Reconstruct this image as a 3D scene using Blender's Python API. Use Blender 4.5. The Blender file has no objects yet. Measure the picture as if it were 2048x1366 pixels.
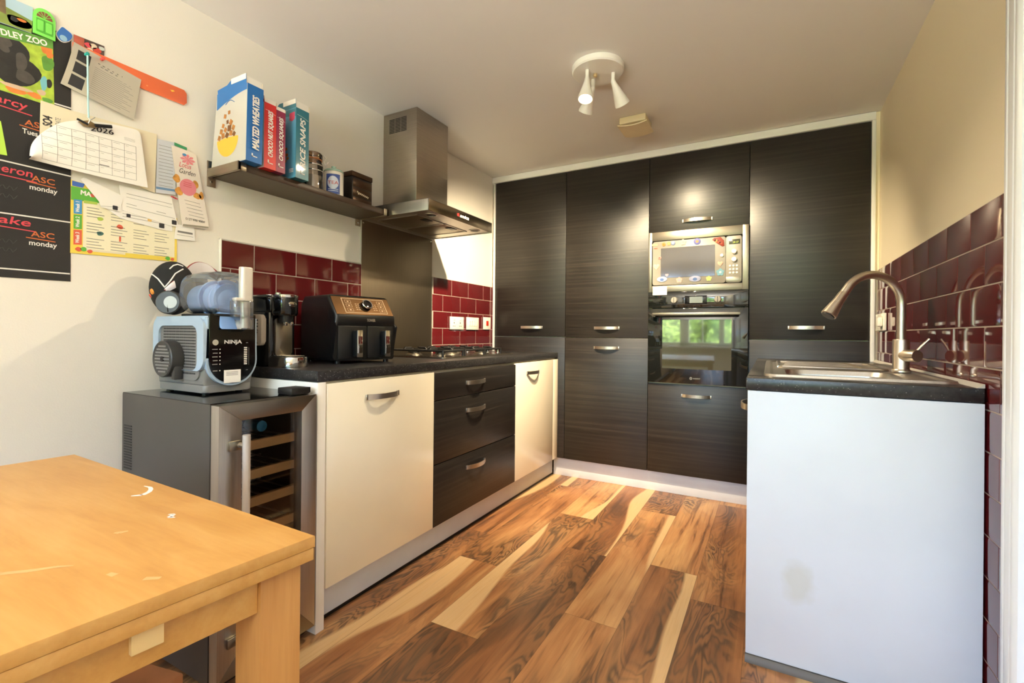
# brightness of the light sources, added ceiling fills included
WORLD_COL = (.42, .67, 1.0); WORLD_STR = 20.0; SUN = 45.0
GROUND_FILL_COL = (1.0, .98, .93); GROUND_FILL_STR = 53.0
SPOT_E = (64, 135, 250); SPOT_ANGS = (150, 104, 104); CEIL_FILL_E = 130
EXPOSURE = 0.2
import bpy, bmesh, math, random
from mathutils import Vector, Matrix
random.seed(7)
S = bpy.context.scene
COL = S.collection
H = 2.277                      # ceiling height
XR = 2.4577                    # right wall
PI = math.pi

# ------------------------------------------------------------------ materials
class N:
    """small node-tree writer"""
    def __init__(self, name):
        self.m = bpy.data.materials.new(name); self.m.use_nodes = True
        self.t = self.m.node_tree; self.t.nodes.clear()
        self.out = self.t.nodes.new('ShaderNodeOutputMaterial')
    def n(self, typ, **kw):
        nd = self.t.nodes.new(typ)
        for k, v in kw.items(): setattr(nd, k, v)
        return nd
    def link(self, a, b): self.t.links.new(a, b)
    def put(self, sock, v):
        if isinstance(v, bpy.types.NodeSocket): self.link(v, sock)
        elif v is not None: sock.default_value = v
    def math(self, op, a, b=None, c=None, clamp=False):
        nd = self.n('ShaderNodeMath', operation=op, use_clamp=clamp)
        for i, v in enumerate((a, b, c)): self.put(nd.inputs[i], v)
        return nd.outputs[0]
    def coords(self): return self.n('ShaderNodeTexCoord').outputs['Object']
    def sep(self, v):
        nd = self.n('ShaderNodeSeparateXYZ'); self.link(v, nd.inputs[0]); return nd.outputs
    def comb(self, x, y, z):
        nd = self.n('ShaderNodeCombineXYZ')
        for i, v in enumerate((x, y, z)): self.put(nd.inputs[i], v)
        return nd.outputs[0]
    def noise(self, vec, scale=5, detail=3, rough=.5, dist=0):
        nd = self.n('ShaderNodeTexNoise'); self.link(vec, nd.inputs['Vector'])
        nd.inputs['Scale'].default_value = scale; nd.inputs['Detail'].default_value = detail
        nd.inputs['Roughness'].default_value = rough; nd.inputs['Distortion'].default_value = dist
        return nd.outputs[0]
    def white(self, vec):
        nd = self.n('ShaderNodeTexWhiteNoise', noise_dimensions='3D'); self.link(vec, nd.inputs['Vector']); return nd.outputs
    def scalev(self, vec, s):
        nd = self.n('ShaderNodeVectorMath', operation='MULTIPLY'); self.link(vec, nd.inputs[0]); nd.inputs[1].default_value = s; return nd.outputs[0]
    def ramp(self, fac, stops, interp='LINEAR'):
        nd = self.n('ShaderNodeValToRGB'); cr = nd.color_ramp; cr.interpolation = interp
        while len(cr.elements) < len(stops): cr.elements.new(.5)
        for e, (p, c) in zip(cr.elements, stops):
            e.position = p; e.color = (c[0], c[1], c[2], 1) if not isinstance(c, (int, float)) else (c, c, c, 1)
        self.put(nd.inputs[0], fac); return nd.outputs[0]
    def mix(self, fac, a, b, blend='MIX'):
        nd = self.n('ShaderNodeMix', data_type='RGBA', blend_type=blend)
        self.put(nd.inputs[0], fac)
        for s, v in ((nd.inputs[6], a), (nd.inputs[7], b)):
            if isinstance(v, tuple): v = (v[0], v[1], v[2], 1)
            self.put(s, v)
        return nd.outputs[2]
    def bsdf(self, color, rough=.5, metal=0, spec=.5, bump=None, bstr=.1, coat=0, emit=None, estr=0, trans=0, sheen=0):
        p = self.n('ShaderNodeBsdfPrincipled')
        if isinstance(color, tuple): color = (color[0], color[1], color[2], 1)
        self.put(p.inputs['Base Color'], color); self.put(p.inputs['Roughness'], rough)
        p.inputs['Metallic'].default_value = metal; p.inputs['Specular IOR Level'].default_value = spec
        p.inputs['Coat Weight'].default_value = coat
        p.inputs['Transmission Weight'].default_value = trans
        p.inputs['Coat Roughness'].default_value = .06
        if emit: p.inputs['Emission Color'].default_value = (*emit, 1); p.inputs['Emission Strength'].default_value = estr
        if bump is not None:
            b = self.n('ShaderNodeBump'); b.inputs['Strength'].default_value = bstr; b.inputs['Distance'].default_value = .01
            self.link(bump, b.inputs['Height']); self.link(b.outputs[0], p.inputs['Normal'])
        self.link(p.outputs[0], self.out.inputs[0]); return p

def srgb(r, g, b):
    f = lambda c: (c / 255 / 12.92) if c / 255 <= .04045 else ((c / 255 + .055) / 1.055) ** 2.4
    return (f(r), f(g), f(b))

_mats = {}
def plain(name, rgb, rough=.5, metal=0, spec=.5, var=.06, vs=6, coat=0, bump=0, **kw):
    """one-colour surface with a faint procedural mottling"""
    if name in _mats: return _mats[name]
    k = N(name); c = srgb(*rgb); v = k.coords()
    f = k.noise(v, vs, 3)
    lo = tuple(max(0, x * (1 - var)) for x in c); hi = tuple(min(1, x * (1 + var)) for x in c)
    col = k.ramp(f, [(.3, lo), (.7, hi)])
    k.bsdf(col, rough, metal, spec, coat=coat, bump=(k.noise(v, 90, 2) if bump else None), bstr=bump, **kw)
    _mats[name] = k.m; return k.m

def brushed(name, rgb, rough=.28, axis=(1, 1, 60), amt=.12):
    k = N(name); v = k.scalev(k.coords(), axis); f = k.noise(v, 6, 4, .6)
    c = srgb(*rgb)
    col = k.ramp(f, [(.25, tuple(x * (1 - amt) for x in c)), (.75, tuple(min(1, x * (1 + amt)) for x in c))])
    r = k.math('ADD', rough - .06, k.math('MULTIPLY', f, .12))
    k.bsdf(col, r, 1.0, bump=f, bstr=.03); return k.m

def glass(name, tint=(1, 1, 1), gloss=.12, rough=.02, haze=0):
    """thin clear sheet: mostly lets light through, mirrors a little"""
    k = N(name)
    t = k.n('ShaderNodeBsdfTransparent'); t.inputs[0].default_value = (*tint, 1)
    g = k.n('ShaderNodeBsdfGlossy'); g.inputs['Roughness'].default_value = rough
    fr = k.n('ShaderNodeFresnel'); fr.inputs[0].default_value = 1.45
    f = k.math('MAXIMUM', fr.outputs[0], gloss * .4)
    m = k.n('ShaderNodeMixShader'); k.link(f, m.inputs[0]); k.link(t.outputs[0], m.inputs[1]); k.link(g.outputs[0], m.inputs[2])
    if haze:        # slightly milky plastic
        df = k.n('ShaderNodeBsdfDiffuse'); df.inputs[0].default_value = (.85, .86, .88, 1)
        m2 = k.n('ShaderNodeMixShader'); m2.inputs[0].default_value = haze; k.link(m.outputs[0], m2.inputs[1]); k.link(df.outputs[0], m2.inputs[2]); m = m2
    k.link(m.outputs[0], k.out.inputs[0]); return k.m

def mat_wall(name, rgb, scuff=.03):
    k = N(name); v = k.coords(); f = k.noise(v, 1.7, 4, .6); c = srgb(*rgb)
    col = k.ramp(f, [(.3, tuple(x * (1 - scuff) for x in c)), (.7, c)])
    k.bsdf(col, .62, bump=k.noise(v, 220, 2), bstr=.04); return k.m

def mat_dark_wood():
    k = N('dark_woodgrain'); v = k.coords()
    f1 = k.noise(k.scalev(v, (1.2, 1.2, 95)), 1, 5, .65, .15)
    f2 = k.noise(k.scalev(v, (5, 5, 330)), 1, 3, .6)
    f3 = k.noise(k.scalev(v, (.8, .8, 9)), 1, 2)
    f = k.math('ADD', k.math('MULTIPLY', f1, .62), k.math('ADD', k.math('MULTIPLY', f2, .22), k.math('MULTIPLY', f3, .16)))
    col = k.ramp(f, [(.32, srgb(21, 18, 16)), (.5, srgb(32, 28, 25)), (.62, srgb(47, 41, 36)), (.76, srgb(64, 57, 49))])
    k.bsdf(col, .38, bump=f, bstr=.05, spec=.55); return k.m

def mat_floor():
    k = N('acacia_planks'); o = k.sep(k.coords())
    px = k.math('DIVIDE', k.math('SUBTRACT', o[0], .07), .2)
    i = k.math('FLOOR', px); fx = k.math('FRACT', px)
    ri = k.white(k.comb(i, 3.3, 1.7))[0]
    py = k.math('ADD', k.math('DIVIDE', o[1], 1.2), k.math('ADD', k.math('MULTIPLY', i, .37), k.math('MULTIPLY', ri, .3)))
    j = k.math('FLOOR', py); fy = k.math('FRACT', py)
    w = k.white(k.comb(i, j, 5.1)); ws = k.sep(w[1])
    gx = k.math('ADD', k.math('MULTIPLY', fx, .2), k.math('MULTIPLY', ws[0], 9.3))
    gy = k.math('ADD', o[1], k.math('MULTIPLY', ws[1], 17))
    # warp the grain so it swirls
    base = k.comb(k.math('MULTIPLY', gx, 4.2), k.math('MULTIPLY', gy, 1.15), k.math('MULTIPLY', ws[2], 5))
    n1 = k.noise(base, 1.5, 3, .5, .8)
    n2 = k.noise(k.comb(k.math('MULTIPLY', gx, 26), k.math('MULTIPLY', gy, 1.6), ws[0]), 1, 4, .6, .5)
    n3 = k.noise(k.comb(k.math('MULTIPLY', gx, 150), k.math('MULTIPLY', gy, 4), ws[1]), 1, 3, .6)
    ring = k.math('ADD', .5, k.math('MULTIPLY', .5, k.math('SINE', k.math('MULTIPLY', k.math('ADD', n1, k.math('MULTIPLY', n2, .07)), 95))))
    ring = k.math('POWER', ring, 1.8)
    ncl = k.noise(k.comb(k.math('MULTIPLY', gx, 5), k.math('MULTIPLY', gy, .9), k.math('ADD', ws[2], 4)), 1.2, 2, .5, .3)
    heart = k.ramp(ncl, [(.42, 0.0), (.58, 1.0)])           # dark figured heartwood patches
    t = k.math('ADD', k.math('MULTIPLY', n1, .55), k.math('ADD', k.math('MULTIPLY', n2, .34), k.math('MULTIPLY', k.math('SUBTRACT', ws[2], .5), .22)))
    body = k.ramp(t, [(.26, srgb(196, 150, 100)), (.42, srgb(170, 118, 75)), (.54, srgb(138, 90, 56)), (.66, srgb(86, 58, 40))])
    dark = k.ramp(n2, [(.35, srgb(52, 39, 31)), (.65, srgb(102, 77, 56))])
    c = k.mix(k.math('MULTIPLY', heart, k.math('ADD', .30, k.math('MULTIPLY', ring, .60))), body, dark)
    c = k.mix(k.math('MULTIPLY', k.ramp(n2, [(.57, 0.0), (.70, 1.0)]), .7), c, srgb(58, 38, 26))
    # pale sapwood along one long side of some planks
    edge = k.math('ADD', k.math('ABSOLUTE', k.math('SUBTRACT', fx, k.math('ROUND', ws[0]))), k.math('MULTIPLY', k.math('SUBTRACT', k.noise(base, .7, 1, .4, .3), .5), 1.8))
    sap = k.math('MULTIPLY', k.ramp(k.math('ADD', edge, k.math('MULTIPLY', ws[0], .2)), [(.30, 1.0), (.36, 0.0)]), k.math('GREATER_THAN', ws[1], .45))
    c = k.mix(k.math('MULTIPLY', sap, .9), c, k.ramp(n3, [(.3, srgb(200, 162, 114)), (.7, srgb(218, 184, 138))]))
    c = k.mix(k.math('MULTIPLY', k.ramp(n3, [(.5, 0.0), (.8, 1.0)]), .30), c, srgb(96, 58, 34))
    gro = k.math('MINIMUM', k.math('MULTIPLY', k.math('MINIMUM', fx, k.math('SUBTRACT', 1, fx)), .2), k.math('MULTIPLY', k.math('MINIMUM', fy, k.math('SUBTRACT', 1, fy)), 1.2))
    g = k.ramp(k.math('MULTIPLY', gro, 500), [(.25, 1.0), (.7, 0.0)])
    c = k.mix(k.math('MULTIPLY', g, .55), c, srgb(58, 34, 20))
    k.bsdf(c, k.math('ADD', .27, k.math('MULTIPLY', n3, .12)), bump=k.math('SUBTRACT', n3, g), bstr=.05, spec=.5); return k.m

def mat_worktop():
    k = N('speckled_worktop'); v = k.coords()
    vo = k.n('ShaderNodeTexVoronoi'); vo.inputs['Scale'].default_value = 260; k.link(v, vo.inputs['Vector'])
    r = k.sep(vo.outputs['Color'])
    fleck = k.math('MULTIPLY', k.math('GREATER_THAN', r[0], .93), k.math('LESS_THAN', vo.outputs['Distance'], .38))
    f = k.noise(v, 70, 3)
    col = k.mix(k.math('MULTIPLY', fleck, .55), k.ramp(f, [(.3, srgb(26, 25, 26)), (.7, srgb(52, 50, 50))]), srgb(150, 146, 140))
    k.bsdf(col, .3, spec=.5, bump=k.noise(v, 300, 2), bstr=.03); return k.m

def mat_oak():
    k = N('pale_oak'); v = k.coords()
    f1 = k.noise(k.scalev(v, (3.0, 14, 14)), 1.6, 4, .6, .5)
    f2 = k.noise(k.scalev(v, (8, 160, 160)), 1, 3, .6)
    f = k.math('ADD', k.math('MULTIPLY', f1, .75), k.math('MULTIPLY', f2, .25))
    col = k.ramp(f, [(.3, srgb(186, 134, 68)), (.5, srgb(198, 148, 80)), (.7, srgb(206, 160, 94))])
    k.bsdf(col, .42, bump=f, bstr=.03); return k.m
def mat_oak_leg():
    k = N('oak_upright'); v = k.coords()
    f1 = k.noise(k.scalev(v, (30, 30, 2.2)), 1.6, 4, .6, .4)
    f2 = k.noise(k.scalev(v, (190, 190, 9)), 1, 3, .6)
    f = k.math('ADD', k.math('MULTIPLY', f1, .7), k.math('MULTIPLY', f2, .3))
    col = k.ramp(f, [(.3, srgb(178, 122, 62)), (.7, srgb(200, 146, 82))])
    k.bsdf(col, .45, bump=f, bstr=.03); return k.m
def mat_panel_white():
    k = N('white_laminate'); v = k.coords(); o = k.sep(v)
    # a yellowish worn stain low on the panel
    d = k.math('SQRT', k.math('ADD', k.math('POWER', k.math('DIVIDE', k.math('SUBTRACT', o[0], -.145), .055), 2), k.math('POWER', k.math('DIVIDE', k.math('SUBTRACT', o[2], .285), .075), 2)))
    n = k.noise(v, 14, 3)
    st = k.ramp(k.math('ADD', d, k.math('MULTIPLY', k.math('SUBTRACT', n, .5), 1.2)), [(.5, 1.0), (1.25, 0.0)])
    c = k.mix(k.math('MULTIPLY', st, .45), k.ramp(k.noise(v, 3, 3), [(.3, srgb(214, 221, 232)), (.7, srgb(222, 229, 240))]), srgb(198, 198, 184))  # white base carries a cool daylight tint, stain mixed over it
    k.bsdf(c, .38, spec=.4); return k.m

# ------------------------------------------------------------------ mesh builder
class MB:
    def __init__(self):
        self.v = []; self.f = []; self.mi = []; self.ms = []; self.M = Matrix.Identity(4)
    def slot(self, m):
        if m not in self.ms: self.ms.append(m)
        return self.ms.index(m)
    def add(self, vs, fs, m):
        b = len(self.v); s = self.slot(m)
        self.v += [self.M @ Vector(p) for p in vs]
        self.f += [tuple(b + i for i in f) for f in fs]; self.mi += [s] * len(fs); return self
    def bm(self, bm, m, X=None):
        bm.verts.ensure_lookup_table(); bm.verts.index_update()
        vs = [(X @ v.co if X else v.co.copy()) for v in bm.verts]
        self.add(vs, [[v.index for v in f.verts] for f in bm.faces], m); bm.free(); return self
    def box(self, lo, hi, m, bev=0, seg=2):
        bm = bmesh.new()
        c = [(a + b) / 2 for a, b in zip(lo, hi)]; d = [max(1e-5, abs(b - a)) for a, b in zip(lo, hi)]
        bmesh.ops.create_cube(bm, size=1, matrix=Matrix.Translation(c) @ Matrix.Diagonal((*d, 1)))
        if bev > 0:
            bmesh.ops.bevel(bm, geom=bm.edges[:], offset=min(bev, min(d) * .49), segments=seg, profile=.5, affect='EDGES')
        return self.bm(bm, m)
    def prism(self, poly, axis, a0, a1, m, bev=0, seg=2, top=None):
        """polygon extruded along an axis; poly is (y,z) for x, (x,z) for y, (x,y) for z; top: the far end's polygon if it differs"""
        P = {'x': lambda p, a: (a, p[0], p[1]), 'y': lambda p, a: (p[0], a, p[1]), 'z': lambda p, a: (p[0], p[1], a)}[axis]
        n = len(poly); top = top or poly
        bm = bmesh.new()
        A = [bm.verts.new(P(p, a0)) for p in poly]; B = [bm.verts.new(P(p, a1)) for p in top]
        bm.faces.new(A); fb = bm.faces.new(B[::-1])
        for i in range(n): bm.faces.new((A[i], A[(i + 1) % n], B[(i + 1) % n], B[i]))
        if bev > 0:
            e = [x for x in bm.edges if (x.verts[0] in B) == (x.verts[1] in B)]
            bmesh.ops.bevel(bm, geom=e, offset=bev, segments=seg, profile=.5, affect='EDGES')
        return self.bm(bm, m)
    def cyl(self, p0, p1, r0, m, r1=None, seg=24, caps=True):
        r1 = r0 if r1 is None else r1
        p0, p1 = Vector(p0), Vector(p1); d = (p1 - p0).normalized()
        u = d.orthogonal().normalized(); w = d.cross(u)
        vs = []; 
        for p, r in ((p0, r0), (p1, r1)):
            vs += [p + r * (math.cos(2 * PI * i / seg) * u + math.sin(2 * PI * i / seg) * w) for i in range(seg)]
        fs = [(i, (i + 1) % seg, seg + (i + 1) % seg, seg + i) for i in range(seg)]
        if caps: fs += [tuple(range(seg))[::-1], tuple(range(seg, 2 * seg))]
        return self.add(vs, fs, m)
    def lathe(self, prof, org, axis, m, seg=32, closed=False):
        """prof: (radius, height along axis)"""
        org = Vector(org); d = Vector(axis).normalized(); u = d.orthogonal().normalized(); w = d.cross(u)
        vs = []; k = len(prof)
        for r, h in prof:
            vs += [org + d * h + r * (math.cos(2 * PI * i / seg) * u + math.sin(2 * PI * i / seg) * w) for i in range(seg)]
        fs = []
        for a in range(k if closed else k - 1):
            b = (a + 1) % k
            fs += [(a * seg + i, a * seg + (i + 1) % seg, b * seg + (i + 1) % seg, b * seg + i) for i in range(seg)]
        if not closed:
            if prof[0][0] > 1e-4: fs.append(tuple(range(seg))[::-1])
            if prof[-1][0] > 1e-4: fs.append(tuple(range((k - 1) * seg, k * seg)))
        return self.add(vs, fs, m)
    def tube(self, path, r, m, seg=12):
        path = [Vector(p) for p in path]; rr = r if isinstance(r, (list, tuple)) else [r] * len(path)
        vs = []; u = None
        for i, p in enumerate(path):
            d = (path[min(i + 1, len(path) - 1)] - path[max(i - 1, 0)]).normalized()
            if u is None: u = d.orthogonal().normalized()
            else: u = (u - d * u.dot(d)).normalized()
            w = d.cross(u)
            vs += [p + rr[i] * (math.cos(2 * PI * q / seg) * u + math.sin(2 * PI * q / seg) * w) for q in range(seg)]
        fs = []
        for a in range(len(path) - 1):
            fs += [(a * seg + q, a * seg + (q + 1) % seg, (a + 1) * seg + (q + 1) % seg, (a + 1) * seg + q) for q in range(seg)]
        fs += [tuple(range(seg))[::-1], tuple(range((len(path) - 1) * seg, len(path) * seg))]
        return self.add(vs, fs, m)
    def ell(self, c, r, m, seg=24, rings=14, X=None):
        bm = bmesh.new(); bmesh.ops.create_uvsphere(bm, u_segments=seg, v_segments=rings, radius=1)
        T = Matrix.Translation(c) @ (X or Matrix.Identity(4)) @ Matrix.Diagonal((*r, 1))
        return self.bm(bm, m, T)
    def grid(self, fn, nu, nv, m, thick=0):
        """surface fn(s,t), s,t in 0..1; with thickness along its normal (fn2)"""
        vs = [Vector(fn(i / nu, j / nv)) for j in range(nv + 1) for i in range(nu + 1)]
        W = nu + 1
        fs = [(j * W + i, j * W + i + 1, (j + 1) * W + i + 1, (j + 1) * W + i) for j in range(nv) for i in range(nu)]
        if thick:
            nr = [Vector() for _ in vs]
            for f in fs:
                n_ = (vs[f[1]] - vs[f[0]]).cross(vs[f[3]] - vs[f[0]])
                for q in f: nr[q] += n_
            k = len(vs)
            vs = vs + [v - n_.normalized() * thick for v, n_ in zip(vs, nr)]
            back = [tuple(k + q for q in f[::-1]) for f in fs]
            rim = [i for i in range(W)] + [j * W + nu for j in range(1, nv + 1)] + [nv * W + i for i in range(nu - 1, -1, -1)] + [j * W for j in range(nv - 1, 0, -1)]
            side = [(rim[a], rim[(a + 1) % len(rim)], k + rim[(a + 1) % len(rim)], k + rim[a]) for a in range(len(rim))]
            fs = fs + back + [s[::-1] for s in side]
        return self.add(vs, fs, m)
    def text(self, s, org, right, up, size, m, width=None, shear=0, bold=0, depth=.0006, align='LEFT', warp=None):
        cu = bpy.data.curves.new('txt', 'FONT'); cu.body = s; cu.size = 1; cu.shear = shear
        cu.align_x = align; cu.resolution_u = 3; cu.extrude = 0
        o = bpy.data.objects.new('txt', cu); COL.objects.link(o)
        dg = bpy.context.evaluated_depsgraph_get(); me = o.evaluated_get(dg).to_mesh()
        vs = [v.co.copy() for v in me.vertices]; fs = [tuple(p.vertices) for p in me.polygons]
        o.evaluated_get(dg).to_mesh_clear(); bpy.data.objects.remove(o); bpy.data.curves.remove(cu)
        if not vs: return self
        w = max(v.x for v in vs) - min(v.x for v in vs); sx = size if width is None else width / max(w, 1e-4)
        r = Vector(right).normalized(); u = Vector(up).normalized(); n_ = r.cross(u); org = Vector(org)
        if warp: P = [Vector(warp(v.x * sx, v.y * size)) for v in vs]
        else: P = [org + r * (v.x * sx) + u * (v.y * size) + n_ * depth for v in vs]
        self.add(P, fs, m)
        if bold and not warp:       # heavier strokes: the letters again, shifted by a hair each way
            for k in range(8):
                a = k * PI / 4; q = r * (bold * size * 1.3 * math.cos(a)) + u * (bold * size * 1.3 * math.sin(a)) - n_ * (depth * .04 * (k + 1))
                self.add([p + q for p in P], fs, m)
        return self

def link(o, parent=None):
    COL.objects.link(o)
    if parent: o.parent = parent
    return o
def tag(o, label, cat, group=None):
    o['label'] = label; o['category'] = cat
    if group: o['group'] = group
    return o
def origin_of(o):
    p = Vector((0, 0, 0))
    while o: p += o.location; o = o.parent
    return p
def obj(name, mb, parent=None, loc=None, local=False, smooth=True):
    """link a builder as one mesh; vertices are in world space unless local"""
    me = bpy.data.meshes.new(name)
    off = Vector(loc) if loc is not None else Vector((0, 0, 0))
    sh = Vector((0, 0, 0)) if local else (origin_of(parent) + off)
    me.from_pydata([tuple(v - sh) for v in mb.v], [], mb.f)
    for m in mb.ms: me.materials.append(m)
    for p, i in zip(me.polygons, mb.mi): p.material_index = i
    bm = bmesh.new(); bm.from_mesh(me); bmesh.ops.recalc_face_normals(bm, faces=bm.faces); bm.to_mesh(me); bm.free()
    if smooth:
        me.polygons.foreach_set('use_smooth', [True] * len(me.polygons))
        me.set_sharp_from_angle(angle=math.radians(38))
    me.update()
    o = bpy.data.objects.new(name, me); o.location = off
    return link(o, parent)
def thing(name, label, cat, loc, group=None, rot=0):
    o = bpy.data.objects.new(name, None); o.location = loc; o.rotation_euler = (0, 0, rot); o.empty_display_size = .05
    link(o); return tag(o, label, cat, group)
def struct(name, mb):
    o = obj(name, mb); o['kind'] = 'structure'; return o
def sub(o, name, mb, local=False): return obj(name, mb, o, local=local)
def arc(cx, cy, r, a0, a1, n):
    return [(cx + r * math.cos(math.radians(a0 + (a1 - a0) * i / n)), cy + r * math.sin(math.radians(a0 + (a1 - a0) * i / n))) for i in range(n + 1)]
def rrect(x0, y0, x1, y1, r, n=6):
    return arc(x1 - r, y1 - r, r, 0, 90, n) + arc(x0 + r, y1 - r, r, 90, 180, n) + arc(x0 + r, y0 + r, r, 180, 270, n) + arc(x1 - r, y0 + r, r, 270, 360, n)
# ------------------------------------------------------------------ shared materials
M_WALL = mat_wall('cream_wall_paint', (232, 226, 215))
M_WALLR = mat_wall('warm_lit_wall_paint', (237, 224, 196))  # cream wall with warm lamp light put into its colour
M_CEIL = mat_wall('white_ceiling_paint', (234, 231, 226), .02)
M_FLOOR = mat_floor(); M_WOOD = mat_dark_wood(); M_TOP = mat_worktop(); M_OAK = mat_oak(); M_OAKL = mat_oak_leg()
M_PANEL = mat_panel_white()
M_WHITE = plain('white_gloss', (236, 234, 230), .35, var=.02)
M_CREAM = plain('cream_gloss_door', (240, 230, 208), .16, var=.015, coat=.4)
M_PLINTH = plain('white_plinth', (222, 227, 235), .4, var=.04)  # white board; the cool tint stands in for daylight
M_STEEL = brushed('brushed_steel', (176, 166, 152), .3)
M_STEELH = brushed('brushed_steel_satin', (190, 184, 176), .36, (60, 60, 1))
M_NICKEL = plain('satin_nickel', (206, 196, 182), .33, 1, var=.03)
M_CHROME = plain('chrome', (214, 212, 208), .08, 1, var=.01)
M_BLACK = plain('black_plastic', (18, 18, 19), .42, var=.1)
M_BLACKG = plain('black_gloss', (10, 10, 11), .1, var=.05)
M_IRON = plain('black_cast_iron', (16, 15, 15), .55, bump=.2)
M_PAPER = plain('white_paper', (240, 236, 230), .8, var=.02)
M_INK = plain('grey_print', (124, 120, 117), .8)
M_INKD = plain('dark_print', (52, 50, 52), .8)
M_GROUT = plain('grey_grout', (176, 162, 150), .8)
M_TILE = plain('burgundy_tile_glaze', (92, 22, 26), .07, var=.10, vs=2.5, coat=.6)
M_TILEB = M_TILE
M_GLASS = glass('window_glass', (1, 1, 1), .1)
M_WHITEP = plain('white_plastic', (238, 232, 220), .35, var=.02)
M_FRAME = plain('white_door_frame_paint', (238, 242, 247), .35, var=.02)
M_SILI = plain('pale_sealant', (196, 190, 180), .5)

# ------------------------------------------------------------------ room shell
YB, YF = .62, -5.6
mb = MB(); mb.box((-.12, YF - .12, -.1), (XR + .12, YB + .1, 0), M_FLOOR); struct('floor', mb)
mb = MB(); mb.box((-.12, YF - .12, H), (XR + .12, YB + .1, H + .12), M_CEIL); struct('ceiling', mb)
mb = MB(); mb.box((-.12, YF - .12, 0), (0, YB + .1, H), M_WALL); struct('wall_left', mb)
mb = MB(); mb.box((0, YB, 0), (XR, YB + .1, H), M_WALL); struct('wall_back', mb)
# the wall on the sink side, with a doorway to the garden
D0, D1, DH = -3.35, -1.70, 2.14
mb = MB()
for lo, hi in (((XR, D1, 0), (XR + .12, YB + .1, H)), ((XR, YF - .12, 0), (XR + .12, D0, H)), ((XR, D0, DH), (XR + .12, D1, H))): mb.box(lo, hi, M_WALLR)
struct('wall_right', mb)
# the wall behind the camera, with a wide window
W0, W1, WZ0, WZ1 = .03, 2.42, .86, 2.16
mb = MB()
for lo, hi in (((0, YF - .12, 0), (W0, YF, H)), ((W1, YF - .12, 0), (XR, YF, H)), ((W0, YF - .12, 0), (W1, YF, WZ0)), ((W0, YF - .12, WZ1), (W1, YF, H))): mb.box(lo, hi, M_WALL)
struct('wall_rear', mb)
mb = MB()
for lo, hi in (((W0, YF - .09, WZ0), (W0 + .06, YF - .03, WZ1)), ((W1 - .06, YF - .09, WZ0), (W1, YF - .03, WZ1)), ((W0, YF - .09, WZ1 - .06), (W1, YF - .03, WZ1)), ((W0, YF - .09, WZ0), (W1, YF - .03, WZ0 + .06)),
               ((.53, YF - .09, WZ0), (.68, YF - .03, WZ1)), ((1.17, YF - .09, WZ0), (1.25, YF - .03, WZ1)), ((.89, YF - .085, WZ0), (.91, YF - .035, WZ1))): mb.box(lo, hi, M_FRAME, .006)
w = struct('window_1', mb)
mb = MB(); mb.box((W0 + .05, YF - .064, WZ0 + .05), (W1 - .05, YF - .058, WZ1 - .05), M_GLASS); sub(w, 'window_pane', mb)
mb = MB(); mb.box((W0 - .05, YF - .03, WZ0 - .03), (W1 + .05, YF + .14, WZ0), M_FRAME, .006); sub(w, 'window_sill', mb)
# closed white panelled door in the doorway
mb = MB(); DX0, DX1 = XR + .03, XR + .07
mb.box((DX0, D0 + .02, .004), (DX1, D1 - .02, DH - .02), M_FRAME, .002)
for lo, hi in (((DX0 - .03, D0, 0), (DX1 + .03, D0 + .02, DH)), ((DX0 - .03, D1 - .02, 0), (DX1 + .03, D1, DH)), ((DX0 - .03, D0, DH - .02), (DX1 + .03, D1, DH))): mb.box(lo, hi, M_FRAME, .002)
for za, zb in ((.2, .95), (1.1, 1.95)):
    for ya, yb in ((D0 + .14, (D0 + D1) / 2 - .06), ((D0 + D1) / 2 + .06, D1 - .14)): mb.box((DX0 - .006, ya, za), (DX0 + .002, yb, zb), M_FRAME, .006)
d = struct('door_1', mb)
mb = MB(); mb.cyl((DX0, D0 + .09, 1.0), (DX0 - .05, D0 + .09, 1.0), .009, M_NICKEL); mb.tube([(DX0 - .045, D0 + .09, 1.0), (DX0 - .045, D0 + .20, 1.0)], .009, M_NICKEL); sub(d, 'door_handle', mb)
# moulded architrave round the doorway (profile in x,y, run up the wall)
def archi(y_out, sgn):
    p = [(0, 0), (-.016, 0), (-.019, .004), (-.019, .014), (-.014, .018), (-.014, .023), (-.021, .030), (-.023, .040), (-.023, .062), (-.018, .066), (-.018, .072), (-.025, .077), (-.027, .084), (-.027, .098), (-.022, .106), (0, .106)]
    return [(XR + a, y_out - sgn * b) for a, b in p]
mb = MB(); mb.prism(archi(-1.622, 1), 'z', 0, DH + .075, M_FRAME); mb.prism(archi(D0 - .08, -1), 'z', 0, DH + .075, M_FRAME)
mb.box((XR - .024, D0 - .08, DH - .02), (XR, -1.622, DH + .077), M_FRAME, .004)
struct('trim_1', mb)

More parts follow.
